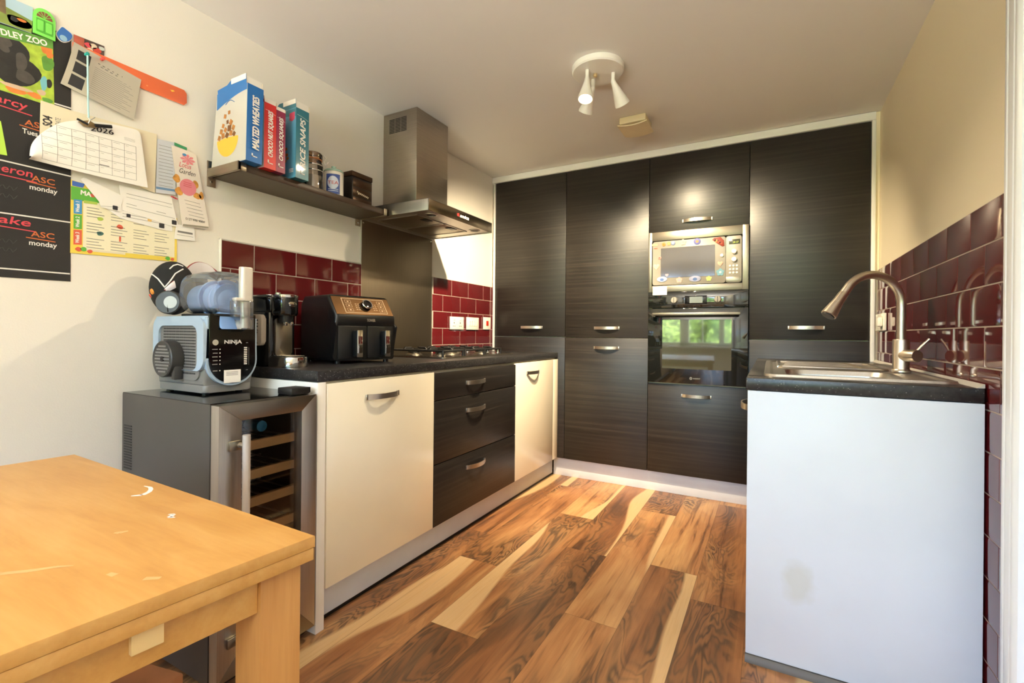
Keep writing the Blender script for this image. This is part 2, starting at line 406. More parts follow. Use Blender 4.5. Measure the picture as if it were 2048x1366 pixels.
# ------------------------------------------------------------------ tiles: bevelled metro tiles on a grout bed
def tiles(y0, y1, z0, z1, rows, x, sgn, pitch, off_odd, off_even, rowh=.111, gap=.0042):
    mb = MB(); a = x; b = x + sgn * .0075
    mb.box((min(a, b), y0, z0), (max(a, b), y1, z1), M_GROUT)
    top = z1
    r = 0
    while top > z0 + .01:
        bot = max(z0, top - rowh)
        y = (off_odd if r % 2 == 0 else off_even)
        while y > y0: y -= pitch
        while y < y1:
            ya, yb = max(y, y0) + gap / 2, min(y + pitch, y1) - gap / 2
            if yb - ya > .008 and top - bot > .012:
                za, zb = bot + gap / 2, top - gap / 2
                x0, x1 = x + sgn * .004, x + sgn * .0094
                bv = min(.0075, (yb - ya) * .3, (zb - za) * .3)
                P = [(x0, ya, za), (x0, yb, za), (x0, yb, zb), (x0, ya, zb)]
                e = x + sgn * .0085
                E_ = [(e, ya, za), (e, yb, za), (e, yb, zb), (e, ya, zb)]
                Q = [(x1, ya + bv, za + bv), (x1, yb - bv, za + bv), (x1, yb - bv, zb - bv), (x1, ya + bv, zb - bv)]
                mb.add(P + E_ + Q, [(3, 2, 1, 0)] + [(i, (i + 1) % 4, 4 + (i + 1) % 4, 4 + i) for i in range(4)] + [(4 + i, 4 + (i + 1) % 4, 8 + (i + 1) % 4, 8 + i) for i in range(4)] + [(8, 9, 10, 11)], M_TILE)
            y += pitch
        top -= rowh; r += 1
    return mb
def tagobj(name, mb, label, cat, loc, group=None): 
    o = obj(name, mb, loc=loc); return tag(o, label, cat, group)
mb = tiles(-2.112, -1.3725, .912, 1.411, 5, .0005, 1, .2035, -1.974, -1.871)
tagobj('tile_splashback', mb, 'burgundy metro tile splashback behind the air fryer and coffee machine', 'tiles', (0, -1.74, .912))
mb = tiles(-.7635, -.003, .912, 1.411, 5, .0005, 1, .2035, -.55, -.65)
tagobj('tile_splashback', mb, 'burgundy metro tile splashback with three white switch plates beside the hob', 'tiles', (0, -.38, .912))
mb = tiles(-1.618, -.004, 0, 1.409, 13, XR - .0005, -1, .211, -1.372, -1.266)
tagobj('tile_splashback', mb, 'glossy burgundy metro tiles on the sink wall behind the arched tap', 'tiles', (XR, -.8, 0))
mb = MB(); mb.box((.001, -2.118, .915), (.014, -2.1125, 1.415), M_WHITEP, .002); mb.box((.001, -2.118, 1.4115), (.009, -1.372, 1.416), M_SILI)
struct('trim_2', mb)

# ------------------------------------------------------------------ handles, doors, cabinets
def bow(name, parent, along, c, length=.182, w=.02, depth=.030, face='y-', mat=None):
    """a bowed flat bar handle; along: 'x' or 'y'; face: outward direction"""
    mat = mat or M_NICKEL; mb = MB(); n = 16; th = .005
    vs = []
    for i in range(n + 1):
        t = -1 + 2 * i / n; a = t * length / 2; d = depth * (1 - t * t) ** .75 if abs(t) < 1 else 0
        for dd, dz in ((d, -w / 2), (d, w / 2), (d - th, w / 2), (d - th, -w / 2)):
            out = max(-.001, dd)
            vs.append({'y-': (c[0] + a, c[1] - out, c[2] + dz), 'x+': (c[0] + out, c[1] + a, c[2] + dz), 'x-': (c[0] - out, c[1] + a, c[2] + dz)}[face])
    fs = [(i * 4 + q, i * 4 + (q + 1) % 4, i * 4 + 4 + (q + 1) % 4, i * 4 + 4 + q) for i in range(n) for q in range(4)] + [(0, 1, 2, 3), (n * 4 + 3, n * 4 + 2, n * 4 + 1, n * 4)]
    mb.add(vs, fs, mat)
    # feet
    for s in (-1, 1):
        p = [c[0], c[1], c[2]]; i_ = 0 if along == 'x' else 1; p[i_] += s * (length / 2 - .006)
        lo = [p[0], p[1], p[2] - w / 2]; hi = [p[0], p[1], p[2] + w / 2]
        lo[i_] -= .006; hi[i_] += .006
        if face == 'y-': lo[1] -= .006
        elif face == 'x+': hi[0] += .006
        else: lo[0] -= .006
        mb.box(lo, hi, mat, .001)
    return sub(parent, name, mb)
G = .0016
UX = [.0277, .6266, 1.2233, 1.8231, 2.4187]; ZT, ZJ, ZB = 2.2295, 1.0225, .1375
def front(parent, name, x0, x1, z0, z1, hz=None, hx=None):
    mb = MB(); mb.box((x0 + G, 0, z0 + G), (x1 - G, .02, z1 - G), M_WOOD, .0015)
    dd = sub(parent, name, mb)
    if hz: bow('handle', dd, 'x', (hx, 0, hz), face='y-')
    return dd
M_CARC = plain('pale_cabinet_carcass', (216, 206, 184), .5)
def carcass(parent, x0, x1, z0, z1, y0=.022, y1=.6):
    mb = MB(); mb.box((x0 + .002, y0, z0), (x1 - .002, y1, z1), M_CARC); return sub(parent, 'carcass', mb)
t = thing('tall_cabinet', 'tall dark woodgrain cabinet nearest the hob wall, its lower door behind the worktop', 'cabinet', (.327, .3, 0), 'dark tall kitchen cabinets')
carcass(t, UX[0], UX[1], .137, 2.226); front(t, 'door', UX[0], UX[1], ZJ + .004, ZT, 1.095, .354); front(t, 'door', UX[0], UX[1], ZB, ZJ)
t = thing('tall_cabinet', 'tall dark woodgrain cabinet with two doors and two close-set handles, beside the oven', 'cabinet', (.925, .3, 0), 'dark tall kitchen cabinets')
carcass(t, UX[1], UX[2], .137, 2.226); front(t, 'door', UX[1], UX[2], ZJ, ZT, 1.091, .937); front(t, 'door', UX[1], UX[2], ZB, ZJ, .953, .937)
t = thing('oven_housing_cabinet', 'dark woodgrain oven housing with a flap above the microwave and a drawer below the oven', 'cabinet', (1.523, .3, 0), 'dark tall kitchen cabinets')
mb = MB()
for lo, hi in (((UX[2] + .002, .022, .137), (UX[2] + .018, .6, 2.226)), ((UX[3] - .018, .022, .137), (UX[3] - .002, .6, 2.226)), ((UX[2] + .018, .022, .137), (UX[3] - .018, .6, .15)), ((UX[2] + .018, .022, .715), (UX[3] - .018, .6, .731)), ((UX[2] + .018, .03, 1.312), (UX[3] - .018, .6, 1.328)), ((UX[2] + .018, .022, 1.724), (UX[3] - .018, .6, 1.74)), ((UX[2] + .018, .022, 2.212), (UX[3] - .018, .6, 2.226)), ((UX[2] + .018, .59, .136), (UX[3] - .018, .6, 2.225))): mb.box(lo, hi, M_CARC)
sub(t, 'carcass', mb); front(t, 'flap_door', UX[2], UX[3], 1.7245, ZT, 1.783, 1.525); front(t, 'drawer', UX[2], UX[3], ZB, .7265, .656, 1.528)
t = thing('tall_cabinet', 'tall dark woodgrain cabinet behind the arched tap, between the oven and the sink wall', 'cabinet', (2.12, .3, 0), 'dark tall kitchen cabinets')
carcass(t, UX[3], UX[4], .137, 2.226); front(t, 'door', UX[3], UX[4], ZJ + .003, ZT, 1.096, 2.121); front(t, 'door', UX[3], UX[4], ZB, ZJ)
t = thing('cabinet_surround', 'cream white panel frame around the bank of tall dark cabinets', 'panel', (XR / 2, .3, 0))
mb = MB(); mb.box((.001, -.012, ZT + .001), (UX[4] + .018, .6, H - .003), M_WHITE, .001); sub(t, 'top_panel', mb)
mb = MB(); mb.box((.016, -.012, .0), (UX[0] - .001, .6, ZT), M_WHITE, .001); sub(t, 'side_panel', mb)
mb = MB(); mb.box((UX[4] + .001, -.012, .0), (UX[4] + .019, .6, ZT), M_WHITE, .001); sub(t, 'side_panel', mb)
mb = MB(); mb.box((UX[4] + .019, -.002, 0), (XR - .001, .012, H - .003), M_WALLR); struct('trim_3', mb)
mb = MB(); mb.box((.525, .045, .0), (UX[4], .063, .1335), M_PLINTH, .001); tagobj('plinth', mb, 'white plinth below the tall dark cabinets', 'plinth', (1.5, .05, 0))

# left run -------------------------------------------------------------------
XD = .575                       # door faces
YA, Y1, Y2, Y3, Y4 = -2.0655, -1.4612, -.6612, -.088, -.004
def lfront(parent, name, y0, y1, z0, z1, mat, hz=None, hy=None):
    mb = MB(); mb.box((XD - .02, y0 + G, z0 + G), (XD, y1 - G, z1 - G), mat, .0015)
    dd = sub(parent, name, mb)
    if hz: bow('handle', dd, 'y', (XD, hy, hz), face='x+', w=.021)
    return dd
def lcarc(parent, y0, y1):
    mb = MB(); mb.box((.004, y0 + .001, .137), (XD - .022, y1 - .001, .868), M_CARC); sub(parent, 'carcass', mb)
t = thing('base_cabinet', 'cream gloss base cabinet beside the wine cooler, wide door with bow handle', 'cabinet', (.3, -1.76, 0), 'base cabinets under the hob worktop')
lcarc(t, YA, Y1); lfront(t, 'door', YA, Y1, .139, .864, M_CREAM, .795, -1.794)
t = thing('drawer_unit', 'dark woodgrain three drawer unit below the hob', 'drawers', (.3, -1.06, 0), 'base cabinets under the hob worktop')
lcarc(t, Y1, Y2)
lfront(t, 'drawer', Y1, Y2, .729, .858, M_WOOD, .792, -1.11); lfront(t, 'drawer', Y1, Y2, .43, .727, M_WOOD, .651, -1.107); lfront(t, 'drawer', Y1, Y2, .139, .428, M_WOOD, .356, -1.103)
t = thing('base_cabinet', 'narrower looking cream gloss base cabinet in the corner beside the dark drawers', 'cabinet', (.3, -.33, 0), 'base cabinets under the hob worktop')
lcarc(t, Y2, Y4); lfront(t, 'door', Y2, Y3, .139, .864, M_CREAM, .795, -.426); lfront(t, 'filler_panel', Y3, Y4, .139, .864, M_CREAM)
t = thing('end_panel', 'white end panel between the cream cabinet and the wine cooler', 'panel', (.3, -2.086, 0))
mb = MB(); mb.box((.004, -2.104, 0), (.572, -2.068, .8695), M_WHITE, .002); sub(t, 'board', mb)
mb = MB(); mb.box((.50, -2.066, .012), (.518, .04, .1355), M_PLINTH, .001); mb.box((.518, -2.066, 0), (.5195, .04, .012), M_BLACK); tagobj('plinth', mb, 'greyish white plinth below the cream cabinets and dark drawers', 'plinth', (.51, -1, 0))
mb = MB(); mb.box((.0145, -2.1051, .8715), (.5709, -.0005, .911), M_TOP, .004); tagobj('worktop', mb, 'black speckled worktop carrying the hob, air fryer and coffee machine', 'worktop', (.29, -1.05, .8715))

# sink peninsula --------------------------------------------------------------
XP = 1.8724; YP = -1.5064
t = thing('sink_base_cabinet', 'base cabinet under the sink, its dark doors facing the hob run', 'cabinet', (2.17, -.75, 0), 'base cabinets under the sink worktop')
mb = MB(); mb.box((XP + .03, YP + .022, .12), (XR - .016, -.006, .70), M_CARC)
for q in ((XP + .03, YP + .022, XP + .045, -.006), (XR - .03, YP + .022, XR - .016, -.006)): mb.box((q[0], q[1], .70), (q[2], q[3], .868), M_CARC)
sub(t, 'carcass', mb)
for y0, y1 in ((YP + .022, -1.0), (-1.0, -.5), (-.5, -.03)):
    mb = MB(); mb.box((XP + .008, y0 + G, .139), (XP + .028, y1 - G, .862), M_WOOD, .0015); dd = sub(t, 'door', mb)
    bow('handle', dd, 'y', (XP + .008, y0 + .13 if y0 < -1.2 else (y0 + y1) / 2, .805), face='x-')
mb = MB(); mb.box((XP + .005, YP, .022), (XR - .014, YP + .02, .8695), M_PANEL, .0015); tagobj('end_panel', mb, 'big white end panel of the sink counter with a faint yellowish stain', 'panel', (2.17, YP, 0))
M_BEAD = plain('dark_grey_bead', (92, 86, 80), .5)
mb = MB(); mb.prism([(YP - .014, 0), (YP + .018, 0), (YP + .018, .021), (YP - .004, .021), (YP - .012, .012)], 'x', XP + .004, XR - .014, M_BEAD); tagobj('floor_bead', mb, 'dark grey floor bead along the foot of the white sink end panel', 'bead', (2.17, YP, 0))
mb = MB()
SX0, SX1, SY0, SY1 = 1.945, 2.405, -1.40, -.42        # sink cut-out
for lo, hi in (((XP, YP, .8715), (XR - .014, SY0 + .02, .911)), ((XP, SY1 - .02, .8715), (XR - .014, -.0005, .911)), ((XP, SY0 + .02, .8715), (SX0 + .02, SY1 - .02, .911)), ((SX1 - .02, SY0 + .02, .8715), (XR - .014, SY1 - .02, .911))): mb.box(lo, hi, M_TOP, .003)
tagobj('worktop', mb, 'black speckled worktop with the inset steel sink', 'worktop', (2.16, -.75, .8715))
mb = MB(); mb.prism([(XR - .030, .911), (XR - .0135, .911), (XR - .0135, .922)], 'y', YP + .002, -.005, M_SILI); struct('trim_4', mb)
# sink: pressed steel with a bowl near the end and a ribbed drainer
t = thing('sink', 'stainless steel inset sink with drainer in the black worktop', 'sink', (2.17, -.9, .911))
mb = MB()
def ring_faces(mb, A, B, m):
    n = len(A); mb.add(A + B, [(i, (i + 1) % n, n + (i + 1) % n, n + i) for i in range(n)], m)
def loop(x0, y0, x1, y1, r, z): return [(a, b, z) for a, b in rrect(x0, y0, x1, y1, r)]
BX0, BX1, BY0, BY1 = 1.985, 2.325, -1.34, -.97
o_ = [loop(SX0 - .024, SY0 - .024, SX1 + .018, SY1 + .024, .04, .9115), loop(SX0 - .021, SY0 - .021, SX1 + .015, SY1 + .021, .04, .919), loop(SX0 - .004, SY0 - .004, SX1 - .004, SY1 + .004, .035, .919), loop(SX0 + .006, SY0 + .006, SX1 - .010, SY1 - .006, .03, .9135)]
for a, b in zip(o_, o_[1:]): ring_faces(mb, a, b, M_STEELH)
# deck between rim and bowl, as a ring around the bowl plus the drainer end
bl = loop(BX0, BY0, BX1, BY1, .06, .9135)
def deck(mb, x0, y0, x1, y1, z): mb.add([(x0, y0, z), (x1, y0, z), (x1, y1, z), (x0, y1, z)], [(0, 1, 2, 3)], M_STEELH)
dx0, dx1, dy0, dy1 = SX0 + .006, SX1 - .010, SY0 + .006, SY1 - .006
mid = BY1 + .03
ol = loop(dx0, dy0, dx1, mid, .03, .9135); ring_faces(mb, ol, bl, M_STEELH)
deck(mb, dx0, mid - .03, dx1, dy1, .9134)
steps = [(0, .9135), (.006, .911), (.012, .895), (.02, .78), (.05, .757)]
prev = bl
for ins, z in steps[1:]:
    nx = loop(BX0 + ins, BY0 + ins, BX1 - ins, BY1 - ins, .06, z); ring_faces(mb, prev, nx, M_STEELH); prev = nx
mb.add(prev, [tuple(range(len(prev)))], M_STEELH)
sub(t, 'basin', mb)
mb = MB(); mb.lathe([(.0, .004), (.03, .006), (.042, .002), (.042, .0)], (2.155, -1.155, .757), (0, 0, 1), M_CHROME); sub(t, 'plug_hole', mb)
mb = MB()
for i in range(8):
    y = -.90 + i * .055
    mb.tube([(1.985 + .012 * i * .3, y, .914), (2.02, y, .9185), (2.24, y, .9185), (2.275, y, .914)], .0055, M_STEELH, 8)
mb.tube([(1.975, -.93, .9145), (1.985, -.945, .919), (2.31, -.945, .919), (2.335, -.93, .917), (2.34, -.5, .917), (2.32, -.47, .917), (1.985, -.47, .917), (1.972, -.5, .917), (1.972, -.9, .9155)], .006, M_STEELH, 8)
sub(t, 'drainer_ribs', mb)
# tap
TB = Vector((2.366, -.985, .917))
t = thing('kitchen_tap', 'tall arched brushed steel pull-down tap standing behind the sink', 'tap', TB)
mb = MB(); mb.lathe([(.0, 0), (.030, 0), (.030, .006), (.0265, .010), (.0255, .012), (.0255, .117), (.024, .121), (.0, .121)], TB, (0, 0, 1), M_NICKEL); sub(t, 'base', mb)
u = Vector((-.87, -.49, 0)).normalized(); R_ = .110
path = [TB + Vector((0, 0, h)) for h in (.115, .16, .2, .24)]
cz = .249
path += [TB + u * (R_ - R_ * math.cos(math.radians(a))) + Vector((0, 0, cz + R_ * math.sin(math.radians(a)))) for a in range(0, 156, 10)]
dv = (path[-1] - path[-2]).normalized(); path += [path[-1] + dv * .022]
mb = MB(); mb.tube(path, .0152, M_NICKEL, 20); sub(t, 'spout', mb)
mb = MB(); e = path[-1]
mb.lathe([(.0, -.004), (.0158, -.004), (.0165, .0), (.018, .03), (.0255, .085), (.0265, .095), (.024, .097), (.0, .096)], e, dv, M_NICKEL, 28); sp = sub(t, 'spray_head', mb)
mb = MB(); mb.lathe([(.0, .096), (.022, .0965), (.022, .1005), (.0, .1005)], e, dv, M_BLACK, 28); sub(sp, 'nozzle', mb)
hv = Vector((.50, -.865, 0)).normalized(); hb = TB + Vector((0, 0, .062))
mb = MB(); mb.lathe([(.0, .0), (.0225, .0), (.0225, .066), (.0205, .070), (.0, .070)], hb, hv, M_NICKEL, 28); lv = sub(t, 'lever_body', mb)
mb = MB(); mb.tube([hb + hv * .052 + Vector((.006, 0, .012)), hb + hv * .058 + Vector((.018, -.0, .034)), hb + hv * .066 + Vector((.036, .002, .062))], [.0048, .0045, .0042], M_NICKEL, 12); sub(lv, 'lever', mb)
# ------------------------------------------------------------------ microwave
M_SATIN = brushed('satin_steel_trim', (150, 142, 128), .34, (1, 60, 60), .05)
M_SILVERP = plain('silver_plastic', (146, 141, 132), .45, .1, var=.02)
M_DARKGL = plain('dark_oven_glass', (20, 22, 20), .03, var=.02, spec=.8, coat=1)
M_MGL = plain('microwave_mesh_glass', (74, 68, 58), .12, var=.05, coat=.5)
M_LCD = plain('display_grey', (62, 64, 50), .2)
M_GREENLIT = plain('lit_display_digits', (150, 160, 40), .5, emit=srgb(190, 200, 60), estr=.8)
t = thing('microwave', 'built-in silver microwave covered in small magnets above the oven', 'microwave', (1.523, .0, 1.33))
F0, F1, FZ0, FZ1 = UX[2] + .001, UX[3] - .001, 1.3285, 1.7235
I0, I1, IZ0, IZ1 = 1.246, 1.788, 1.369, 1.666
mb = MB()
for lo, hi in (((F0, -.014, FZ0), (I0, .02, FZ1)), ((I1, -.014, FZ0), (F1, .02, FZ1)), ((I0, -.014, FZ0), (I1, .02, IZ0)), ((I0, -.014, IZ1), (I1, .02, FZ1))): mb.box(lo, hi, M_SATIN, .001)
sub(t, 'trim_frame', mb)
mb = MB(); mb.box((I0 - .02, .024, FZ0 + .01), (I1 + .02, .45, FZ1 - .01), M_BLACK); sub(t, 'housing', mb)
mb = MB(); PX = 1.693
mb.prism(rrect(I0 + .005, IZ0 + .005, PX, IZ1 - .005, .012), 'y', -.012, .022, M_SILVERP, .002); dr = sub(t, 'door', mb)
mb = MB(); mb.prism(rrect(1.303, 1.421, 1.632, 1.615, .004), 'y', -.0135, -.011, M_MGL); sub(dr, 'window', mb)
mb = MB(); mb.lathe([(.0, .009), (.009, .008), (.011, 0)], (1.672, -.012, 1.544), (0, -1, 0), M_WHITEP, 20); sub(dr, 'door_button', mb)
mb = MB(); mb.prism(rrect(PX + .002, IZ0 + .005, I1 - .005, IZ1 - .005, .012), 'y', -.012, .022, M_SILVERP, .002); mb.box((PX + .003, -.0128, IZ0 + .008), (I1 - .008, -.011, 1.408), M_SATIN, .0004); cp = sub(t, 'control_panel', mb)
mb = MB(); mb.box((1.712, -.0135, 1.609), (1.774, -.011, 1.639), M_LCD, .0006); mb.text('20:17', (1.732, -.0137, 1.615), (1, 0, 0), (0, 0, 1), .016, M_GREENLIT, width=.032); sub(cp, 'display', mb)
for z in (1.564, 1.515):
    mb = MB(); mb.lathe([(.0155, 0), (.0145, .014), (.012, .016), (0, .016)], (1.741, -.012, z), (0, -1, 0), M_WHITEP, 24); sub(cp, 'knob', mb)
for x in (1.719, 1.738, 1.757):
    for z in (1.4765, 1.455, 1.434):
        mb = MB(); mb.lathe([(.0068, 0), (.006, .003), (0, .0035)], (x, -.012, z), (0, -1, 0), M_WHITEP, 14); sub(cp, 'button', mb)
# small magnets on it: plain shapes
def magnet(shape, x, z, r, cols, label, y=-.0126):
    mb = MB(); c = [plain('magnet_%d_%d_%d' % q, tuple(int(255 * (v / 255) ** 1.7) for v in q), .55, var=.05) for q in cols]
    if shape == 'round': mb.prism([(x + a, z + b) for a, b in arc(0, 0, r, 0, 342, 19)], 'y', y - .003, y, c[0], .0006); mb.prism([(x + a, z + b) for a, b in arc(0, 0, r * .45, 0, 330, 11)], 'y', y - .0035, y - .002, c[-1])
    elif shape == 'oval': mb.prism([(x + a * 1.5, z + b * .8) for a, b in arc(0, 0, r, 0, 342, 19)], 'y', y - .003, y, c[0], .0006); mb.prism([(x + a * .8, z - r * .1 + b * .6) for a, b in arc(0, 0, r * .7, 0, 330, 11)], 'y', y - .0035, y - .002, c[-1])
    elif shape == 'rect': mb.prism(rrect(x - r * 1.6, z - r * .5, x + r * 1.6, z + r * .5, r * .2, 3), 'y', y - .002, y, c[0]); [mb.box((x - r * 1.3, y - .0025, z + dz), (x + r * 1.2, y - .0015, z + dz + r * .12), c[-1]) for dz in (-r * .2, r * .15)]
    elif shape == 'flower':
        for k in range(5): mb.prism([(x + .7 * r * math.cos(k * 1.2566 + .3) + a, z + .7 * r * math.sin(k * 1.2566 + .3) + b) for a, b in arc(0, 0, r * .5, 0, 324, 9)], 'y', y - .0028 - k * .0001, y, c[0])
        mb.prism([(x + a, z + b) for a, b in arc(0, 0, r * .35, 0, 324, 9)], 'y', y - .004, y - .002, c[-1])
    elif shape == 'heart': mb.prism([(x + r * (.9 * math.sin(a) ** 3), z + r * .06 * (13 * math.cos(a) - 5 * math.cos(2 * a) - 2 * math.cos(3 * a) - math.cos(4 * a))) for a in [2 * PI * k / 28 for k in range(28)]], 'y', y - .003, y, c[0], .0005)
    elif shape == 'slice':
        P = [(x - .036, z + .012), (x - .024, z + .024), (x + .012, z + .026), (x + .030, z + .004), (x + .034, z - .030), (x + .022, z - .034)]
        mb.prism(P, 'y', y - .004, y, c[0], .001)
        for k in range(11): a, b = random.uniform(-.022, .026), 0; b = -.0075 - .4 * a + random.uniform(-.004, .016); mb.prism([(x + a + q, z + b + w) for q, w in arc(0, 0, random.uniform(.0035, .006), 0, 315, 7)], 'y', y - .0055, y - .003, c[1 + k % (len(c) - 1)])
    return tagobj('fridge_magnet', mb, label, 'magnet', (x, y, z), 'magnets stuck on the microwave')
magnet('rect', 1.262, 1.641, .012, [(232, 216, 176), (196, 176, 140)], 'tiny beige strip magnet in the upper corner of the microwave door, above a red dash')
magnet('rect', 1.270, 1.619, .007, [(206, 150, 130), (180, 100, 86)], 'tiny reddish dash magnet just under the beige strip on the microwave door')
magnet('round', 1.322, 1.641, .012, [(208, 172, 96), (176, 136, 66)], 'small round gold magnet on top rail of the microwave door')
magnet('flower', 1.354, 1.643, .011, [(232, 184, 128), (238, 206, 160)], 'small orange flower magnet touching a blue round magnet on the microwave')
magnet('round', 1.380, 1.645, .014, [(166, 178, 206), (206, 208, 214)], 'pale blue round magnet on the top rail of the microwave door')
magnet('flower', 1.442, 1.645, .017, [(196, 198, 192), (170, 178, 182)], 'grey flower magnet above the microwave window')
magnet('round', 1.527, 1.643, .021, [(146, 150, 204), (236, 164, 120)], 'purple and orange round magnet at the top edge of the microwave window')
magnet('slice', 1.652, 1.633, .03, [(172, 84, 44), (206, 112, 56), (128, 52, 34), (226, 176, 120)], 'brown and orange pizza slice magnet beside the microwave display')
magnet('round', 1.295, 1.555, .011, [(224, 172, 166), (196, 120, 118)], 'pink ring doughnut magnet at the edge of the microwave window')
magnet('heart', 1.275, 1.497, .022, [(236, 206, 184)], 'faint peach heart magnet on the hinge side of the microwave door')
magnet('oval', 1.312, 1.412, .022, [(186, 194, 212), (120, 146, 190)], 'pale blue oval magnet in the lower corner of the microwave door')
magnet('heart', 1.343, 1.438, .012, [(216, 188, 196)], 'small mauve heart magnet above the blue oval on the microwave')
magnet('flower', 1.420, 1.402, .017, [(228, 190, 184), (190, 178, 206)], 'pink flower magnet below the microwave window')
magnet('oval', 1.516, 1.406, .024, [(184, 188, 208), (120, 146, 190)], 'large pale blue oval magnet in the middle of the microwave bottom rail')
magnet('flower', 1.598, 1.404, .015, [(196, 206, 160), (234, 214, 150)], 'pale green flower magnet near the end of the microwave bottom rail')
magnet('flower', 1.664, 1.440, .020, [(150, 186, 200), (206, 216, 220)], 'light blue flower magnet below the door button of the microwave')
magnet('heart', 1.663, 1.494, .018, [(236, 196, 180)], 'peach heart magnet under the door button of the microwave')
mb = MB(); mb.box((1.254, -.0165, 1.3085), (1.345, -.0145, 1.366), M_WHITEP, .0005)
mb.box((1.264, -.0168, 1.338), (1.336, -.0163, 1.341), plain('pink_print', (206, 160, 140), .8)); mb.box((1.266, -.0168, 1.330), (1.326, -.0163, 1.332), plain('pink_print', (206, 160, 140), .8))
tagobj('note_card', mb, 'small cream note stuck below the microwave overlapping the oven panel', 'note', (1.3, -.0145, 1.337))

# ------------------------------------------------------------------ oven
t = thing('oven', 'built-in black glass oven with steel bar handle under the microwave', 'oven', (1.523, 0, .732))
mb = MB(); mb.box((F0 + .02, .022, .735), (F1 - .02, .5, 1.3), M_BLACK); sub(t, 'housing', mb)
mb = MB(); mb.box((F0, -.012, 1.224), (F1, .02, 1.3265), M_DARKGL, .0015); mb.box((F0 + .001, -.004, 1.3222), (F1 - .001, .018, 1.3272), M_SATIN); cp = sub(t, 'control_panel', mb)
for x in (1.391, 1.651):
    mb = MB(); mb.lathe([(.022, 0), (.021, .004), (.0185, .006), (.0175, .020), (0, .021)], (x, -.012, 1.272), (0, -1, 0), M_SILVERP, 28); mb.box((x - .0015, -.0336, 1.255), (x + .0015, -.032, 1.289), M_INKD); k = sub(cp, 'knob', mb)
    mb = MB()
    for q in range(8): a = math.radians(-150 + q * 43); mb.prism([(x + .03 * math.sin(a) + i, 1.272 + .03 * math.cos(a) + j) for i, j in arc(0, 0, .0013, 0, 300, 5)], 'y', -.0125, -.0118, M_INK)
    sub(cp, 'dial_marks', mb)
mb = MB(); mb.box((1.455, -.013, 1.245), (1.588, -.0115, 1.299), M_BLACKG, .001); mb.box((1.484, -.0134, 1.252), (1.562, -.0125, 1.292), plain('grey_display_glass', (120, 122, 116), .2)); sub(cp, 'display', mb)
mb = MB(); mb.box((F0, -.016, .7345), (F1, .018, 1.2185), M_DARKGL, .002); mb.box((F0 + .004, -.010, .7325), (F1 - .004, .016, .7358), M_SATIN); dr = sub(t, 'door', mb)
M_OWIN = plain('oven_window_glass', (52, 56, 46), .03, var=.02, spec=.8, coat=1)
mb = MB(); mb.prism(rrect(1.318, .829, 1.731, 1.146, .006), 'y', -.0168, -.0155, M_OWIN); sub(dr, 'window', mb)
mb = MB(); mb.box((1.258, -.052, 1.172), (1.78, -.040, 1.190), M_SATIN, .003)
for x in (1.285, 1.75): mb.box((x - .009, -.042, 1.175), (x + .009, -.015, 1.187), M_SATIN, .002)
sub(dr, 'handle', mb)
mb = MB(); M_LOGO = plain('silver_print', (150, 150, 146), .4)
mb.prism(arc(1.497, .7705, .0085, 0, 340, 17), 'y', -.0172, -.0158, M_LOGO); mb.prism(arc(1.4965, .7705, .0055, 0, 340, 17), 'y', -.0175, -.017, M_BLACKG); mb.box((1.4955, -.0178, .767), (1.4975, -.0172, .775), M_LOGO)
mb.text('INDESIT', (1.51, -.0164, .7665), (1, 0, 0), (0, 0, 1), .011, M_LOGO, width=.043, bold=.01); sub(dr, 'logo', mb)

# ------------------------------------------------------------------ cooker hood, splash panel, hob
t = thing('cooker_hood', 'brushed steel chimney cooker hood above the hob', 'hood', (.0, -1.068, 1.652))
mb = MB(); mb.box((.0015, -1.209, 1.704), (.243, -.926, H - .001), M_STEEL, .002); ch = sub(t, 'chimney', mb)
mb = MB()
for c in range(3):
    for r in range(10):
        y0 = .046 + c * .043; z = 2.163 + r * .0082
        mb.box((y0, -1.2098, z), (y0 + .039, -1.2085, z + .0042), M_BLACK)
o = sub(ch, 'vent_slots', mb)
M_HOODF = brushed('hood_front_steel', (150, 136, 116), .2, (1, 60, 60), .06)
CY0, CY1, CX, CZ0, CZ1 = -1.3705, -.7655, .458, 1.652, 1.712
mb = MB()
poly = [(.0015, CZ0), (CX, CZ0), (CX, CZ1), (.0015, CZ1)]
# hollow tray: skins
mb.box((CX - .004, CY0, CZ0), (CX, CY1, CZ1), M_HOODF, .001); mb.box((.0015, CY0, CZ0), (CX, CY0 + .004, CZ1), M_STEELH, .001); mb.box((.0015, CY1 - .004, CZ0), (CX, CY1, CZ1), M_STEELH, .001); mb.box((.0015, CY0, CZ0), (.006, CY1, CZ1), M_STEELH); mb.box((.0015, CY0, CZ1 - .004), (CX, CY1, CZ1), M_STEELH, .001)
for lo, hi in (((.34, CY0 + .004, CZ0 + .004), (CX - .004, CY1 - .004, CZ0 + .006)), ((.006, CY0 + .004, CZ0 + .004), (.05, CY1 - .004, CZ0 + .006)), ((.05, CY0 + .004, CZ0 + .004), (.34, CY0 + .06, CZ0 + .006)), ((.05, CY1 - .09, CZ0 + .004), (.34, CY1 - .004, CZ0 + .006))): mb.box(lo, hi, M_STEELH)
sub(t, 'canopy', mb)
M_MESH = brushed('filter_mesh', (150, 138, 118), .4, (120, 120, 1), .4)
